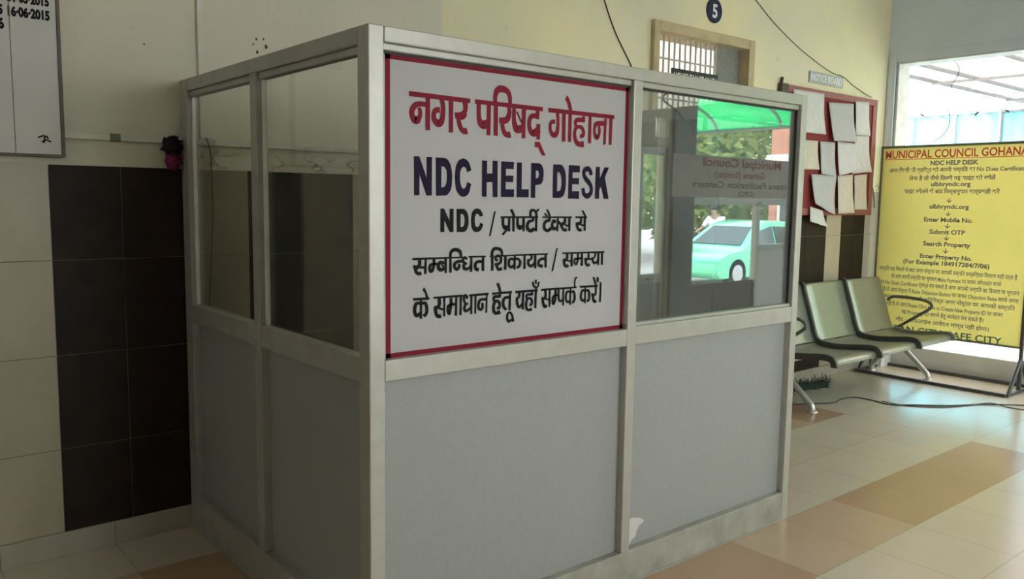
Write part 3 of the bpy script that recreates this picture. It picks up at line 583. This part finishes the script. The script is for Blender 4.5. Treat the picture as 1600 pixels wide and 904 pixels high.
cable('loose_cable', [(2.68, 1.72, 3.05), (2.751, 1.72, 2.89), (2.862, 1.72, 2.702), (2.994, 1.72, 2.542), (3.04, 1.72, 2.48), (3.06, 1.72, 2.40)], .004, 'cable_black', 'short black cable hanging on the yellow wall left of the grille window')
cable('loose_cable', [(4.20, 1.72, 3.27), (4.437, 1.72, 3.158), (4.694, 1.72, 3.025), (5.103, 1.72, 2.865), (5.575, 1.72, 2.735), (5.80, 1.72, 2.715), (5.969, 1.72, 2.66), (6.20, 1.715, 2.60), (6.30, 1.70, 2.575)], .003, 'cable_black', 'long black cable drooping across the yellow wall to the notice board corner')
cable('loose_cable', [(6.395, 1.715, 2.43), (6.41, 1.715, 2.34), (6.44, 1.715, 2.2), (6.44, 1.715, 1.987), (6.42, 1.715, 1.80), (6.46, 1.71, 1.70), (6.50, 1.71, 1.55)], .004, 'cable_brown', 'thin cable hanging loosely beside the right edge of the notice board')

cable('loose_cable', [(1.70, .035, 2.106), (1.74, .20, 2.112), (1.872, .45, 2.084), (1.99, .45, 2.02), (2.111, .45, 1.928), (2.196, .45, 1.798), (2.30, .45, 1.67), (2.338, .45, 1.588), (2.328, .45, 1.404), (2.317, .45, 1.235), (2.323, .45, .9)], .005, 'cable_black', 'black cable dangling inside the booth behind its right glass pane')
# crumpled cloth stuffed behind the booth's back post
cb = thing('cloth_bundle', 'crumpled black and magenta cloth stuffed behind the left back post of the booth', 'cloth', (-.03, 1.66, 1.70))
def crumple(c, sz, seed):
    r = random.Random(seed); ph = [(r.uniform(4, 9), r.uniform(0, 6), r.uniform(3, 8), r.uniform(0, 6)) for _ in range(4)]
    mb = MB()
    def fn(u, v):
        a = 2*math.pi*u; b = math.pi*(v*.98+.01)-HALF; k = 1+sum(.13*math.sin(p*a*.5+q+3*math.sin(s*b+t)) for p, q, s, t in ph)
        if u == 1: a = 0; k = 1+sum(.13*math.sin(q+3*math.sin(s*b+t)) for p, q, s, t in ph)
        return (c[0]+sz[0]*k*math.cos(b)*math.cos(a), c[1]+sz[1]*k*math.cos(b)*math.sin(a), c[2]+sz[2]*k*math.sin(b))
    mb.grid(fn, 28, 18); return mb
a = crumple((-.049, 1.668, 1.802), (.040, .030, .040), 5); o = crumple((-.055, 1.675, 1.785), (.022, .02, .018), 9); a.add(o.v, o.f, True); a.build('black_cloth', 'cloth_black', cb)
crumple((-.046, 1.672, 1.740), (.034, .026, .040), 8).build('magenta_cloth', 'cloth_magenta', cb)

n5 = thing('number_sign', 'round navy sign with a white number 5 above the grille window', 'sign', (3.913, 1.715, 3.0))
MB().disc((3.913, YW+.001, 3.0), .089, (0, -1, 0), .012).build('sign_disc', 'sign_navy', n5)
wall_text(n5, 'sign_white', '5', .135, 3.915, 2.951, 1.7118, .004, 'CENTER', .060)
hs = thing('room_sign', 'black sign with white capital letters fixed across the grille above the doorway', 'sign', (3.76, 1.75, 2.44))
MB().bbox(3.49, 4.03, 1.748, 1.760, 2.44, 2.545, .002).build('sign_panel', 'sign_black', hs)
wall_text(hs, 'sign_white', 'HOUSE TAX BRANCH', .07, 3.76, 2.468, 1.7472, .001, 'CENTER', .50)

np_ = thing('notice_board_sign', 'small grey metal sign reading NOTICE BOARD above the red board', 'sign', (5.52, 1.72, 2.61))
MB().bbox(5.245, 5.795, 1.712, YW, 2.612, 2.708, .003).build('sign_plate', 'plate_grey', np_)
wall_text(np_, 'sign_white', 'NOTICE BOARD', .08, 5.52, 2.634, 1.7112, .0015, 'CENTER', .50)

nb = thing('notice_board', 'red felt notice board crowded with curling papers behind the booth', 'notice board', (5.58, 1.71, 1.49))
MB().bbox(4.82, 6.36, 1.695, YW, 1.50, 2.54, .003).build('felt_panel', 'felt_red', nb)
f = MB(); f.bbox(4.87, 6.385, 1.682, YW, 2.50, 2.555, .004); f.bbox(4.87, 6.385, 1.682, YW, 1.485, 1.55, .004); f.bbox(6.31, 6.385, 1.682, YW, 1.55, 2.50, .004); f.build('board_frame', 'board_frame_red', nb)
f = MB(); f.bbox(4.79, 4.885, 1.678, YW, 1.485, 2.56, .004); f.tube([(4.82, 1.71, 2.55), (4.82, 1.70, 2.61)], .012, 8); f.build('board_post', 'dark_wood', nb)
def sheet(label, TL, TR, BR, BL, mat, off, curl, side=0.0, group='papers on the notice board'):
    def fn(u, v):
        x = (TL[0]*(1-u)+TR[0]*u)*(1-v)+(BL[0]*(1-u)+BR[0]*u)*v; z = (TL[1]*(1-u)+TR[1]*u)*(1-v)+(BL[1]*(1-u)+BR[1]*u)*v
        y = 1.6805-off-curl*v**2.2-abs(side)*((1-u) if side < 0 else u)**2*(.3+.7*v)-.004*math.sin(9*u+5*v)*(.2+v)
        return (x, y, z)
    mb = MB(); mb.sheet(fn, 10, 12, -.0007); o = mb.build('notice_paper', mat); rebase(o, (BL[0], 1.68-off, BL[1])); return tag(o, label, 'paper', group)
sheet('tall white notice at the top left of the board, cut off by the booth post', (4.95, 2.525), (5.433, 2.53), (5.452, 2.183), (4.99, 2.18), 'paper_white', .003, .02)
sheet('large grey printed notice at the top centre of the red board', (5.501, 2.463), (5.934, 2.484), (5.972, 2.145), (5.555, 2.133), 'paper_grey', .003, .03, -.02)
sheet('narrow white notice at the top right corner of the board', (5.961, 2.509), (6.206, 2.522), (6.242, 2.215), (5.990, 2.208), 'paper_white', .006, .008)
sheet('white notice on the right side of the board, directly under the narrow top one', (5.994, 2.215), (6.242, 2.222), (6.289, 1.887), (5.944, 1.86), 'paper_white', .003, .02)
sheet('small notice with dark blocks of text on the left, half behind the booth post', (5.12, 2.12), (5.369, 2.123), (5.393, 1.88), (5.15, 1.873), 'paper_cream', .003, .01)
sheet('grey notice in the middle row, left of the curling one', (5.397, 2.121), (5.643, 2.127), (5.667, 1.822), (5.43, 1.845), 'paper_grey', .008, .012)
sheet('curling white notice folding over in the middle of the board', (5.677, 2.137), (5.95, 2.132), (6.05, 1.90), (5.695, 1.835), 'paper_white', .012, .03, .03)
sheet('wide grey notice at the lower left, its bottom corner lifted', (5.267, 1.837), (5.694, 1.838), (5.644, 1.49), (5.291, 1.585), 'paper_grey', .012, .03, -.02)
sheet('cream notice in the centre of the bottom row, over the frame edge', (5.709, 1.838), (5.975, 1.854), (6.014, 1.505), (5.745, 1.497), 'paper_cream', .012, .012)
sheet('narrow cream notice at the bottom right of the board', (6.006, 1.847), (6.237, 1.866), (6.261, 1.537), (6.041, 1.536), 'paper_cream', .008, .008)
sheet('loose white sheet dangling below the lower left edge of the board', (5.277, 1.560), (5.487, 1.525), (5.549, 1.384), (5.274, 1.431), 'paper_white', .016, .015)

# ================================================================== waiting bench
be = thing('waiting_bench', 'three seat grey-green steel waiting bench with looped armrests along the back wall', 'bench', (5.3, 1.3, 0))
SP = spline([(1.365, .452), (1.31, .432), (1.20, .424), (1.05, .437), (.93, .452), (.872, .452), (.846, .436), (.842, .405)], 4)
BP = spline([(1.365, .458), (1.395, .52), (1.44, .66), (1.50, .84), (1.522, .905), (1.540, .915)], 4)
def along(P, v):
    k = v*(len(P)-1); i = min(int(k), len(P)-2); t = k-i; return [a+(b-a)*t for a, b in zip(P[i], P[i+1])]
def side_strip(P, x, w, h):
    mb = MB(); vs = []
    n = len(P)
    for i, p in enumerate(P):
        a = P[max(i-1, 0)]; b = P[min(i+1, n-1)]; d = Vector((0, b[0]-a[0], b[1]-a[1])).normalized(); nn = Vector((0, -d.z, d.y))
        c = Vector((0, p[0], p[1])); hh = h(i/(n-1)) if callable(h) else h
        for xx, k in ((x-w/2, .006), (x+w/2, .006), (x+w/2, -hh), (x-w/2, -hh)): q = c+nn*k; vs.append((xx, q.y, q.z))
    fs = [(i*4+k, i*4+(k+1) % 4, i*4+4+(k+1) % 4, i*4+4+k) for i in range(n-1) for k in range(4)]+[(0, 1, 2, 3), tuple(4*(n-1)+k for k in (3, 2, 1, 0))]
    mb.add(vs, fs); return mb
for i in range(3):
    x0 = 4.31+.672*i; x1 = x0+.645
    MB().sheet(lambda u, v: (x0+(x1-x0)*u, *along(SP, v)), 4, len(SP)-1, .010).build('seat', 'chair_steel', be)
    MB().sheet(lambda u, v: (x0+(x1-x0)*u, *along(BP, v)), 4, len(BP)-1, -.010).build('backrest', 'chair_steel', be)
for i in range(3):
    x = 4.297+.672*i
    sgn = 1
    side_strip(SP, x, .024, lambda t: -.045 if False else .040).build('side_trim', 'chair_edge', be)
    side_strip(BP[::-1], x, .026, .030).build('side_trim', 'chair_edge', be)
side_strip(SP, 6.309, .02, .026).build('side_trim', 'chair_steel', be)
MB().bbox(4.40, 6.45, 1.34, 1.42, .33, .38, .008).build('beam', 'chair_leg', be)
for x in (4.297, 4.969, 5.641, 6.312): MB().obox((x, 1.30, .400), (.012, 0, 0), (0, .09, .0), (0, 0, .022)).build('seat_bracket', 'chair_edge', be)
for x in (4.46, 6.42):
    for pts in ([(1.40, .345), (1.32, .265), (1.12, .085), (1.080, .045), (1.072, .012)], [(1.38, .345), (1.43, .25), (1.58, .085), (1.605, .045), (1.608, .012)]):
        m = MB(); m.tube([(x, *p) for p in spline(pts, 5)], .024, 10); l = m.build('leg', 'chair_leg', be)
        MB().tube([(x, pts[-1][0], 0), (x, pts[-1][0], .008), (x, pts[-1][0], .014)], [.040, .040, .022], 14).build('foot', 'chair_leg', l)
for x in (4.272, 6.345):
    P = [(x, 1.455, .70), (x, 1.40, .738), (x, 1.26, .742), (x, 1.13, .732), (x, 1.07, .712), (x, 1.052, .68), (x, 1.082, .645), (x, 1.18, .575), (x, 1.32, .475), (x, 1.36, .448)]
    MB().tube([Vector(p) for p in spline(P, 6)], .0135, 9).build('armrest', 'armrest_grey', be)

# soft floor brush under the bench
br = thing('floor_brush', 'dark bristled floor brush with pale green handle lying under the bench', 'brush', (5.1, 1.45, 0))
m = MB(); rr = random.Random(4)
for k in range(420):
    t = rr.random(); c = Vector((4.86+.42*t, 1.52-.10*t, .012+.05*rr.random())); d = Vector((rr.uniform(-.35, .8), rr.uniform(-.6, .6), rr.uniform(-.1, .5))).normalized()*(.05+.05*rr.random()); e = Vector((0, 0, 1)).cross(d).normalized()*.0035
    q = c+d; q.z = max(q.z, .003); m.add([c-e, c+e, q], [(0, 1, 2)]); m.add([c+Vector((0, 0, .004)), q+e, q-e], [(0, 1, 2)])
m.build('bristles', 'bristle', br)
m = MB(); m.obox((5.06, 1.475, .05), (.20, -.05, 0), (.006, .022, 0), (0, 0, .028)); m.build('brush_block', 'bristle', br)
m = MB(); m.tube([(4.93, 1.50, .05), (4.60, 1.575, .035), (4.10, 1.66, .016)], .014, 10); m.build('handle', 'handle_green', br)

cable('floor_cable', [(4.30, 1.33, .004), (4.58, 1.27, .004), (4.84, 1.13, .004), (5.02, 1.15, .004), (5.18, 1.12, .004), (5.20, .98, .004), (5.18, .82, .004), (5.33, .69, .004), (5.52, .52, .004), (5.82, .35, .004), (6.1, .05, .004), (6.3, -.6, .004)], .0055, 'cable_black', 'black cable winding over the floor in front of the bench')
cable('floor_cable', [(5.20, .90, .013), (5.25, .72, .004), (5.44, .52, .004), (5.68, .42, .004), (5.86, .33, .012), (5.86, .17, .004), (5.93, -.1, .004), (6.0, -.6, .004)], .004, 'cable_black', 'second thinner cable beside the black one on the floor, nearest the banner')

# ================================================================== banner stand
BX = 6.50
def by(y): return -2.224+(y+2.224)*1.013
def bz(z): return 1.584+(z-1.584)*1.013
bn = thing('banner_stand', 'tall yellow municipal help desk banner on a black steel stand by the opening', 'banner', (BX, 1.0, 0))
yl, yr, zt, zb = 1.672, .352, 2.133, .392
MB().box(BX-.006, BX+.002, yr+.012, yl-.016, zb, zt-.018).build('banner_sheet', 'banner_yellow', bn)
f = MB(); f.bbox(BX-.014, BX+.012, yl-.020, yl, zb-.01, zt, .004); f.bbox(BX-.014, BX+.012, yr, yl, zt-.022, zt, .004); f.bbox(BX-.010, BX+.012, yr, yl, zb-.012, zb+.006, .003); f.build('banner_frame', 'banner_frame', bn)
f = MB(); f.bbox(BX-.016, BX+.014, yr-.014, yr+.014, .02, zt, .004); f.build('pole', 'banner_steel', bn)
f = MB(); f.bbox(BX-.006, BX+.014, yl-.016, yl, .02, zb, .004); f.build('pole', 'banner_steel', bn)
f = MB(); f.bbox(6.215, 6.245, yr, yl, 0, .028, .004); f.bbox(6.77, 6.80, yr, yl, 0, .028, .004); f.bbox(6.245, 6.77, yr-.014, yr+.014, 0, .028, .004); f.bbox(6.245, 6.77, yl-.03, yl-.004, 0, .028, .004); f.build('base_frame', 'banner_steel', bn)
for y in (yr, yl-.016):
    for s in (-1, 1):
        MB().tube([(BX, y, .30), (BX+s*.22, y, .024)], .017, 8).build('brace', 'banner_steel', bn)
XL = BX-.0068
def row(body, y, z, size, mat='text_ink', width=None, bold=0.0, align='CENTER'):
    put_text(ROWS.setdefault(mat, MB()), body, size, (XL, by(y), bz(z)), (0, -1, 0), (0, 0, 1), (0, 0, 0), bold, align, width)
ROWS = {}
row('MUNICIPAL COUNCIL GOHANA', .985, 2.012, .10, 'text_red', 1.215, .0022)
f = MB(); f.box(XL, XL+.0006, by(.385), by(1.59), bz(1.998), bz(2.004)); ROWS['text_red'].add(f.v, f.f)
row('NDC HELP DESK', .97, 1.943, .055, width=.41, bold=.0022)
row('अगर किसी भी व्यक्ति को अपनी सम्पति का No Dues Certificate', .965, 1.884, .05, width=1.16, bold=.0012)
row('लेना है तो नीचे लिखी गई साईट को खोलें', .985, 1.810, .05, width=.74, bold=.0012)
row('ulbhryndc.org', .985, 1.756, .055, width=.34, bold=.0018)
row('साईट खोलने के बाद निम्नानुसार कार्यवाही करें', .985, 1.692, .05, width=.82, bold=.0012)
for z, b_ in ((1.558, 'ulbhryndc.org'), (1.440, 'Enter Mobile No.'), (1.332, 'Submit OTP'), (1.224, 'Search Property'), (1.110, 'Enter Property No.')):
    row(b_, .985, z, .055, width={'u': .34, 'E': .42 if 'Mob' in b_ else .45, 'S': .31 if 'OTP' in b_ else .41}[b_[0]], bold=.0018)
    zz = bz(z+.068); yy = by(.985); a = ROWS['text_ink']
    a.box(XL, XL+.0006, yy-.0035, yy+.0035, zz-.006, zz+.026); a.add([(XL, yy+.021, zz+.012), (XL, yy+.021, zz+.002), (XL, yy, zz-.018), (XL, yy-.021, zz+.002), (XL, yy-.021, zz+.012), (XL, yy, zz-.007)], [(0, 1, 2, 5), (5, 2, 3, 4)])
row('(For Example 184917284/7/06)', .985, 1.052, .055, width=.75, bold=.0018)
for z, wd, b_ in ((.975, 1.20, 'सम्पति मद मिलने के बाद अगर पोर्टल पर आपकी सम्पति सम्बन्धित विवरण सही दर्ज है'), (.908, .96, 'तो आप अपनी सम्पति का भुगतान Make Payment पर जाकर ऑनलाईन करके'), (.845, 1.25, 'अपना No Dues Certificate प्राप्त कर सकते है अगर आपकी सम्पति का विवरण या भुगतान'),
                  (.780, 1.25, 'गलत है तो आप पोर्टल में Raise Objection Button पर जाकर Objection Raise करके अपना'), (.715, 1.20, 'समाधान करवायें। इसके अतिरिक्त अगर पोर्टल पर आपकी सम्पति'), (.650, 1.02, 'नहीं है तो आप Please Click here to Create New Property ID पर जाकर'), (.585, .72, 'नई Property ID बनाने हेतु आवेदन कर सकते है।'), (.512, .82, 'नोट : ऑफलाईन आवेदन मान्य नहीं होगा।')):
    row(b_, .985, z, .05, width=wd, bold=.0008)
row('CLEAN CITY, SAFE CITY', 1.0, .412, .085, 'text_teal', 1.06, .0015)
for k, mb in ROWS.items(): mb.build('banner_lettering', k, bn)
# ================================================================== outside the end opening
cn = thing('canopy', 'white translucent canopy on grey pipes outside the end opening', 'canopy', (10.5, 1.5, 3.3))
def cfn(u, v): return (6.95+8.0*u, 3.09-5.2*v, 3.33+.012*math.sin(40*u))
MB().sheet(cfn, 60, 4, .01).build('canopy_sheet', 'canopy_white', cn)
f = MB()
for y in (3.07, 2.55, 1.6, .6): f.tube([(6.98, y, 3.28), (15.0, y, 3.28)], .03, 8)
for x in (8.6, 10.6, 13.2): f.tube([(x, 3.08, 3.25), (x, -2.1, 3.25)], .02, 8)
f.build('canopy_pipe', 'pipe_grey', cn)
for x in (15.0,):
    for y in (3.07, -2.0): MB().tube([(x, y, -.25), (x, y, 3.28)], .04, 8).build('canopy_post', 'pipe_grey', cn)
cw = cable('hanging_wire', [(6.80, 1.19, 2.90), (6.80, 1.15, 2.84), (6.80, 1.16, 2.76), (6.80, 1.20, 2.70), (6.80, 1.21, 2.63)], .004, 'pipe_grey', 'upper pale wire hanging in the bright end opening')
cable('hanging_wire', [(6.80, 1.215, 2.48), (6.80, 1.20, 2.38), (6.80, 1.215, 2.29), (6.80, 1.27, 2.22), (6.80, 1.34, 2.18)], .004, 'pipe_grey', 'lower pale wire curling down just above the yellow banner')
fe = thing('sheet_fence', 'tall pale cyan sheet metal fence beyond the end opening', 'fence', (13, 3, -.25))
MB().sheet(lambda u, v: (13.0+.02*math.sin(u*260), 8.0-10.0*u, -.25+3.33*v), 240, 1, .01).build('fence_sheet', 'fence_cyan', fe)
for k in range(14): y = 7.8-.68*k; MB().tube([(12.95, y, -.25), (12.95, y, 3.10)], .025, 6).build('fence_post', 'pipe_grey', fe)
MB().tube([(12.95, 8, 3.06), (12.95, -2, 3.06)], .02, 6).build('fence_rail', 'pipe_grey', fe)

# ================================================================== name banner on the facade and the street it faces
st = thing('name_banner', 'brownish banner with red and black lettering across the glazed front, mirrored in the booth glass', 'banner', (5.5, -2.48, 1.63))
MB().box(4.46, 6.60, -2.452, -2.446, 1.632, 2.005).build('banner_sheet', 'strip_tan', st)
def fac(body, x, z, h, w, mat, bold): 
    mb = MB(); put_text(mb, body, h, (x, -2.4455, z), (-1, 0, 0), (0, 0, 1), (0, 0, 0), bold, 'CENTER', w); mb.build('lettering', mat, st)
fac('Municipal Council', 5.50, 1.915, .11, 1.25, 'red_paint', .003); fac('Gohana (Sonipat)', 5.45, 1.815, .085, .80, 'red_paint', .002)
fac('Citizens Facilitation Centers', 5.56, 1.72, .085, 1.65, 'black_paint', .001); fac('(CFC)', 5.56, 1.648, .06, .25, 'black_paint', .001)
gc = thing('green_awning', 'bright green translucent awning on curved ribs outside the facade', 'awning', (11, -7, 2.9))
def gfn(u, v):
    a = HALF*u; return (8.6+3.5*math.sin(a), -3.4-8.6*v, 2.95+.75*math.cos(a))
MB().sheet(gfn, 16, 8, .01).build('awning_sheet', 'canopy_green', gc)
for k in range(7):
    y = -3.5-1.4*k; MB().tube([(8.6+3.5*math.sin(HALF*i/14), y, 2.92+.75*math.cos(HALF*i/14)) for i in range(15)], .03, 6).build('rib', 'pipe_grey', gc)
f = MB(); f.tube([(12.1, -3.4, 2.94), (12.1, -12, 2.94)], .03, 6); f.tube([(10.5, -3.4, 3.5), (10.5, -12, 3.5)], .02, 6); f.build('eave_pipe', 'pipe_grey', gc)
for y in (-3.5, -11.9): MB().tube([(12.1, y, -.25), (12.1, y, 2.94)], .045, 8).build('post', 'pipe_grey', gc)

# car
cr = thing('car', 'mint green car parked across the street, seen mirrored in the booth glass', 'car', (14.6, -9.2, -.25))
prof = spline([(12.55, .05), (12.60, .33), (12.95, .48), (13.55, .60), (14.25, 1.05), (14.75, 1.17), (15.5, 1.15), (16.1, .92), (16.35, .62), (16.42, .10)], 5)
prof = [(p[0], p[1]) for p in prof]+[(16.3, -.05), (12.7, -.05)]
m = MB(); n = len(prof)
secs = [(-8.38, .0, .0), (-8.34, 1, .45), (-8.48, 1, 1.0), (-9.92, 1, 1.0), (-10.06, 1, .45), (-10.02, 0, 0)]
vs = []
for y, k, _ in [(-8.36, 0, 0), (-8.42, 1, 0), (-9.98, 1, 0), (-10.04, 0, 0)]:
    for x, z in prof:
        tz = max(0, z-.55); yy = y+(-1 if y > -9.2 else 1)*tz*.32
        vs.append((14.5+(x-14.5)*(.985 if k == 0 else 1), yy, .5+(z-.5)*(.96 if k == 0 else 1)))
fs = [(r*n+i, r*n+(i+1) % n, (r+1)*n+(i+1) % n, (r+1)*n+i) for r in range(3) for i in range(n)]
m.add(vs, fs, True); tri = geometry.tessellate_polygon([[Vector((x, 0, z)) for x, z in prof]])
m.add([v for v in vs[:n]], [list(t) for t in tri]); m.add([v for v in vs[3*n:]], [list(t) for t in tri]); m.build('car_body', 'car_green', cr)
for loop in ([(13.75, .62), (14.30, .98), (14.72, 1.06), (14.72, .62)], [(14.80, .62), (14.80, 1.06), (15.45, 1.04), (15.85, .86), (15.95, .62)]):
    for s in (1, -1):
        lp = [(x, -9.2+s*(.862-.32*max(0, z-.55)), z) for x, z in loop]; MB().prism(lp, (0, -s*.05, 0)).build('side_window', 'car_glass', cr)
MB().prism([(13.62, -8.55, .66), (13.62, -9.85, .66), (14.22, -9.72, 1.05), (14.22, -8.68, 1.05)], (.05, 0, -.06)).build('windscreen', 'car_glass', cr)
for x in (13.3, 15.65):
    for s in (1, -1):
        y = -9.2+s*.84; m = MB(); m.disc((x, y, .06), .31, (0, -s, 0), .2, 24); wl = m.build('wheel', 'tyre', cr)
        MB().disc((x, y+s*.006, .06), .19, (0, -s, 0), .05, 20).build('hubcap', 'hub', wl)
cr.location.x += .6
# motorcycle and rider
mo = thing('motorcycle', 'dark motorcycle beyond the mint green car', 'motorcycle', (16.8, -11.2, -.25))
MX = 16.8; MY = -11.2; G = -.25
for x in (MX-.62, MX+.62):
    MB().tube([(x+.29*math.cos(a), MY, G+.30+.29*math.sin(a)) for a in [2*math.pi*k/20 for k in range(21)]], .045, 8).build('wheel', 'tyre', mo)
MB().tube([(MX-.62, MY, G+.3), (MX-.42, MY, G+.95)], .03, 8).build('fork', 'hub', mo)
MB().tube([(MX-.45, MY, G+.80), (MX-.1, MY, G+.82), (MX+.1, MY, G+.75)], [.09, .15, .10], 10).build('tank', 'bike_black', mo)
MB().tube([(MX+.05, MY, G+.76), (MX+.4, MY, G+.77), (MX+.78, MY, G+.84)], [.10, .12, .06], 10, True, .5).build('seat', 'bike_black', mo)
MB().tube([(MX-.4, MY, G+.7), (MX, MY, G+.38), (MX+.62, MY, G+.3)], [.05, .13, .04], 8).build('engine', 'bike_black', mo)
MB().tube([(MX-.40, MY-.33, G+1.0), (MX-.43, MY, G+.97), (MX-.40, MY+.33, G+1.0)], .018, 8).build('handlebar', 'bike_black', mo)
pe = thing('person', 'rider in a white shirt seated on the dark motorcycle', 'person', (16.8, -11.2, G+.8))
def skin_body(name, verts, edges, mats, parent, radii, sub=2):
    me = bpy.data.meshes.new(name); org = parent_loc(parent); me.from_pydata([tuple(Vector(v)-Vector(org)) for v in verts], edges, []); me.materials.append(MATS[mats])
    o = bpy.data.objects.new(name, me); COL.objects.link(o); o.parent = parent
    md = o.modifiers.new('skin', 'SKIN'); md.use_smooth_shade = True
    for i, r in enumerate(radii): me.skin_vertices[0].data[i].radius = (r, r)
    me.skin_vertices[0].data[0].use_root = True
    o.modifiers.new('sub', 'SUBSURF').levels = sub; o.modifiers['sub'].render_levels = sub
    WORLD[o.name] = org; return o
B = [(MX+.18, MY, G+.92), (MX+.12, MY, G+1.12), (MX+.05, MY, G+1.38), (MX+.02, MY, G+1.50), (MX-.01, MY, G+1.60), (MX-.02, MY, G+1.72),
     (MX+.05, MY-.19, G+1.40), (MX-.10, MY-.27, G+1.17), (MX-.38, MY-.30, G+1.04), (MX+.05, MY+.19, G+1.40), (MX-.10, MY+.27, G+1.17), (MX-.38, MY+.30, G+1.04),
     (MX+.12, MY-.13, G+.90), (MX-.22, MY-.20, G+.80), (MX-.05, MY-.18, G+.36), (MX-.18, MY-.18, G+.28), (MX+.12, MY+.13, G+.90), (MX-.22, MY+.20, G+.80), (MX-.05, MY+.18, G+.36), (MX-.18, MY+.18, G+.28)]
E_ = [(0, 1), (1, 2), (2, 3), (3, 4), (4, 5), (2, 6), (6, 7), (7, 8), (2, 9), (9, 10), (10, 11), (0, 12), (12, 13), (13, 14), (14, 15), (0, 16), (16, 17), (17, 18), (18, 19)]
R_ = [.15, .14, .15, .055, .095, .085, .075, .05, .035, .075, .05, .035, .10, .075, .05, .04, .10, .075, .05, .04]
skin_body('body', B, E_, 'skin', pe, R_)
sv = [0, 1, 2, 6, 7, 9, 10]; mp_ = {v: i for i, v in enumerate(sv)}
skin_body('shirt', [B[i] for i in sv], [(mp_[a], mp_[b]) for a, b in E_ if a in mp_ and b in mp_], 'shirt', pe, [R_[i]+.018 for i in sv])
sv = [0, 12, 13, 14, 16, 17, 18]; mp_ = {v: i for i, v in enumerate(sv)}
skin_body('trousers', [B[i] for i in sv], [(mp_[a], mp_[b]) for a, b in E_ if a in mp_ and b in mp_], 'trouser', pe, [R_[i]+.016 for i in sv])
MB().ball((MX, MY, G+1.70), .115, 12, 8, 0, (1.05, .9, .95)).build('hair', 'hair', pe)

def tree(x, y, h, r, seed, label):
    rr = random.Random(seed); t = thing('tree', label, 'tree', (x, y, -.25))
    MB().tube([(x, y, -.25), (x+.1, y, h*.3), (x, y+.1, h*.65)], [.16, .12, .07], 8).build('trunk', 'bark', t)
    m = MB()
    for k in range(6000):
        while True:
            p = Vector((rr.uniform(-1, 1), rr.uniform(-1, 1), rr.uniform(-1, 1)))
            if .35 < p.length < 1: break
        c = Vector((x, y, h*.5))+Vector((p.x*r, p.y*r, p.z*h*.5)); d = Vector((rr.uniform(-1, 1), rr.uniform(-1, 1), rr.uniform(-1, .4))).normalized()*.16; e = d.orthogonal().normalized()*.08
        m.add([c-d, c+e, c+d, c-e], [(0, 1, 2, 3)])
    m.build('foliage', 'leaves', t)
tree(21.2, -15.6, 5.2, 2.3, 1, 'leafy green tree behind the motorcycle'); tree(16.4, -16.0, 5.2, 2.4, 2, 'leafy green tree left of the rider in the reflection'); tree(26.3, -16.4, 5.8, 2.6, 3, 'tall leafy tree close to the brick building')
bu = thing('brick_building', 'red brick building with pale bands far across the street', 'building', (23, -9, -.25))
MB().box(19.6, 27, -11.4, -6, -.25, 5.5).build('wall', 'brick_red', bu)
m = MB()
for z in (2.2, 2.75, 3.9): m.bbox(19.5, 27, -11.5, -5.9, z, z+.2, .01)
m.build('string_course', 'building_trim', bu)
for y in (-11.1, -9.4):
    wf = MB().bbox(19.55, 19.62, y, y+1.2, .6, 1.9, .01).build('window', 'building_trim', bu); MB().box(19.54, 19.56, y+.1, y+1.1, .7, 1.8).build('pane', 'car_glass', wf)
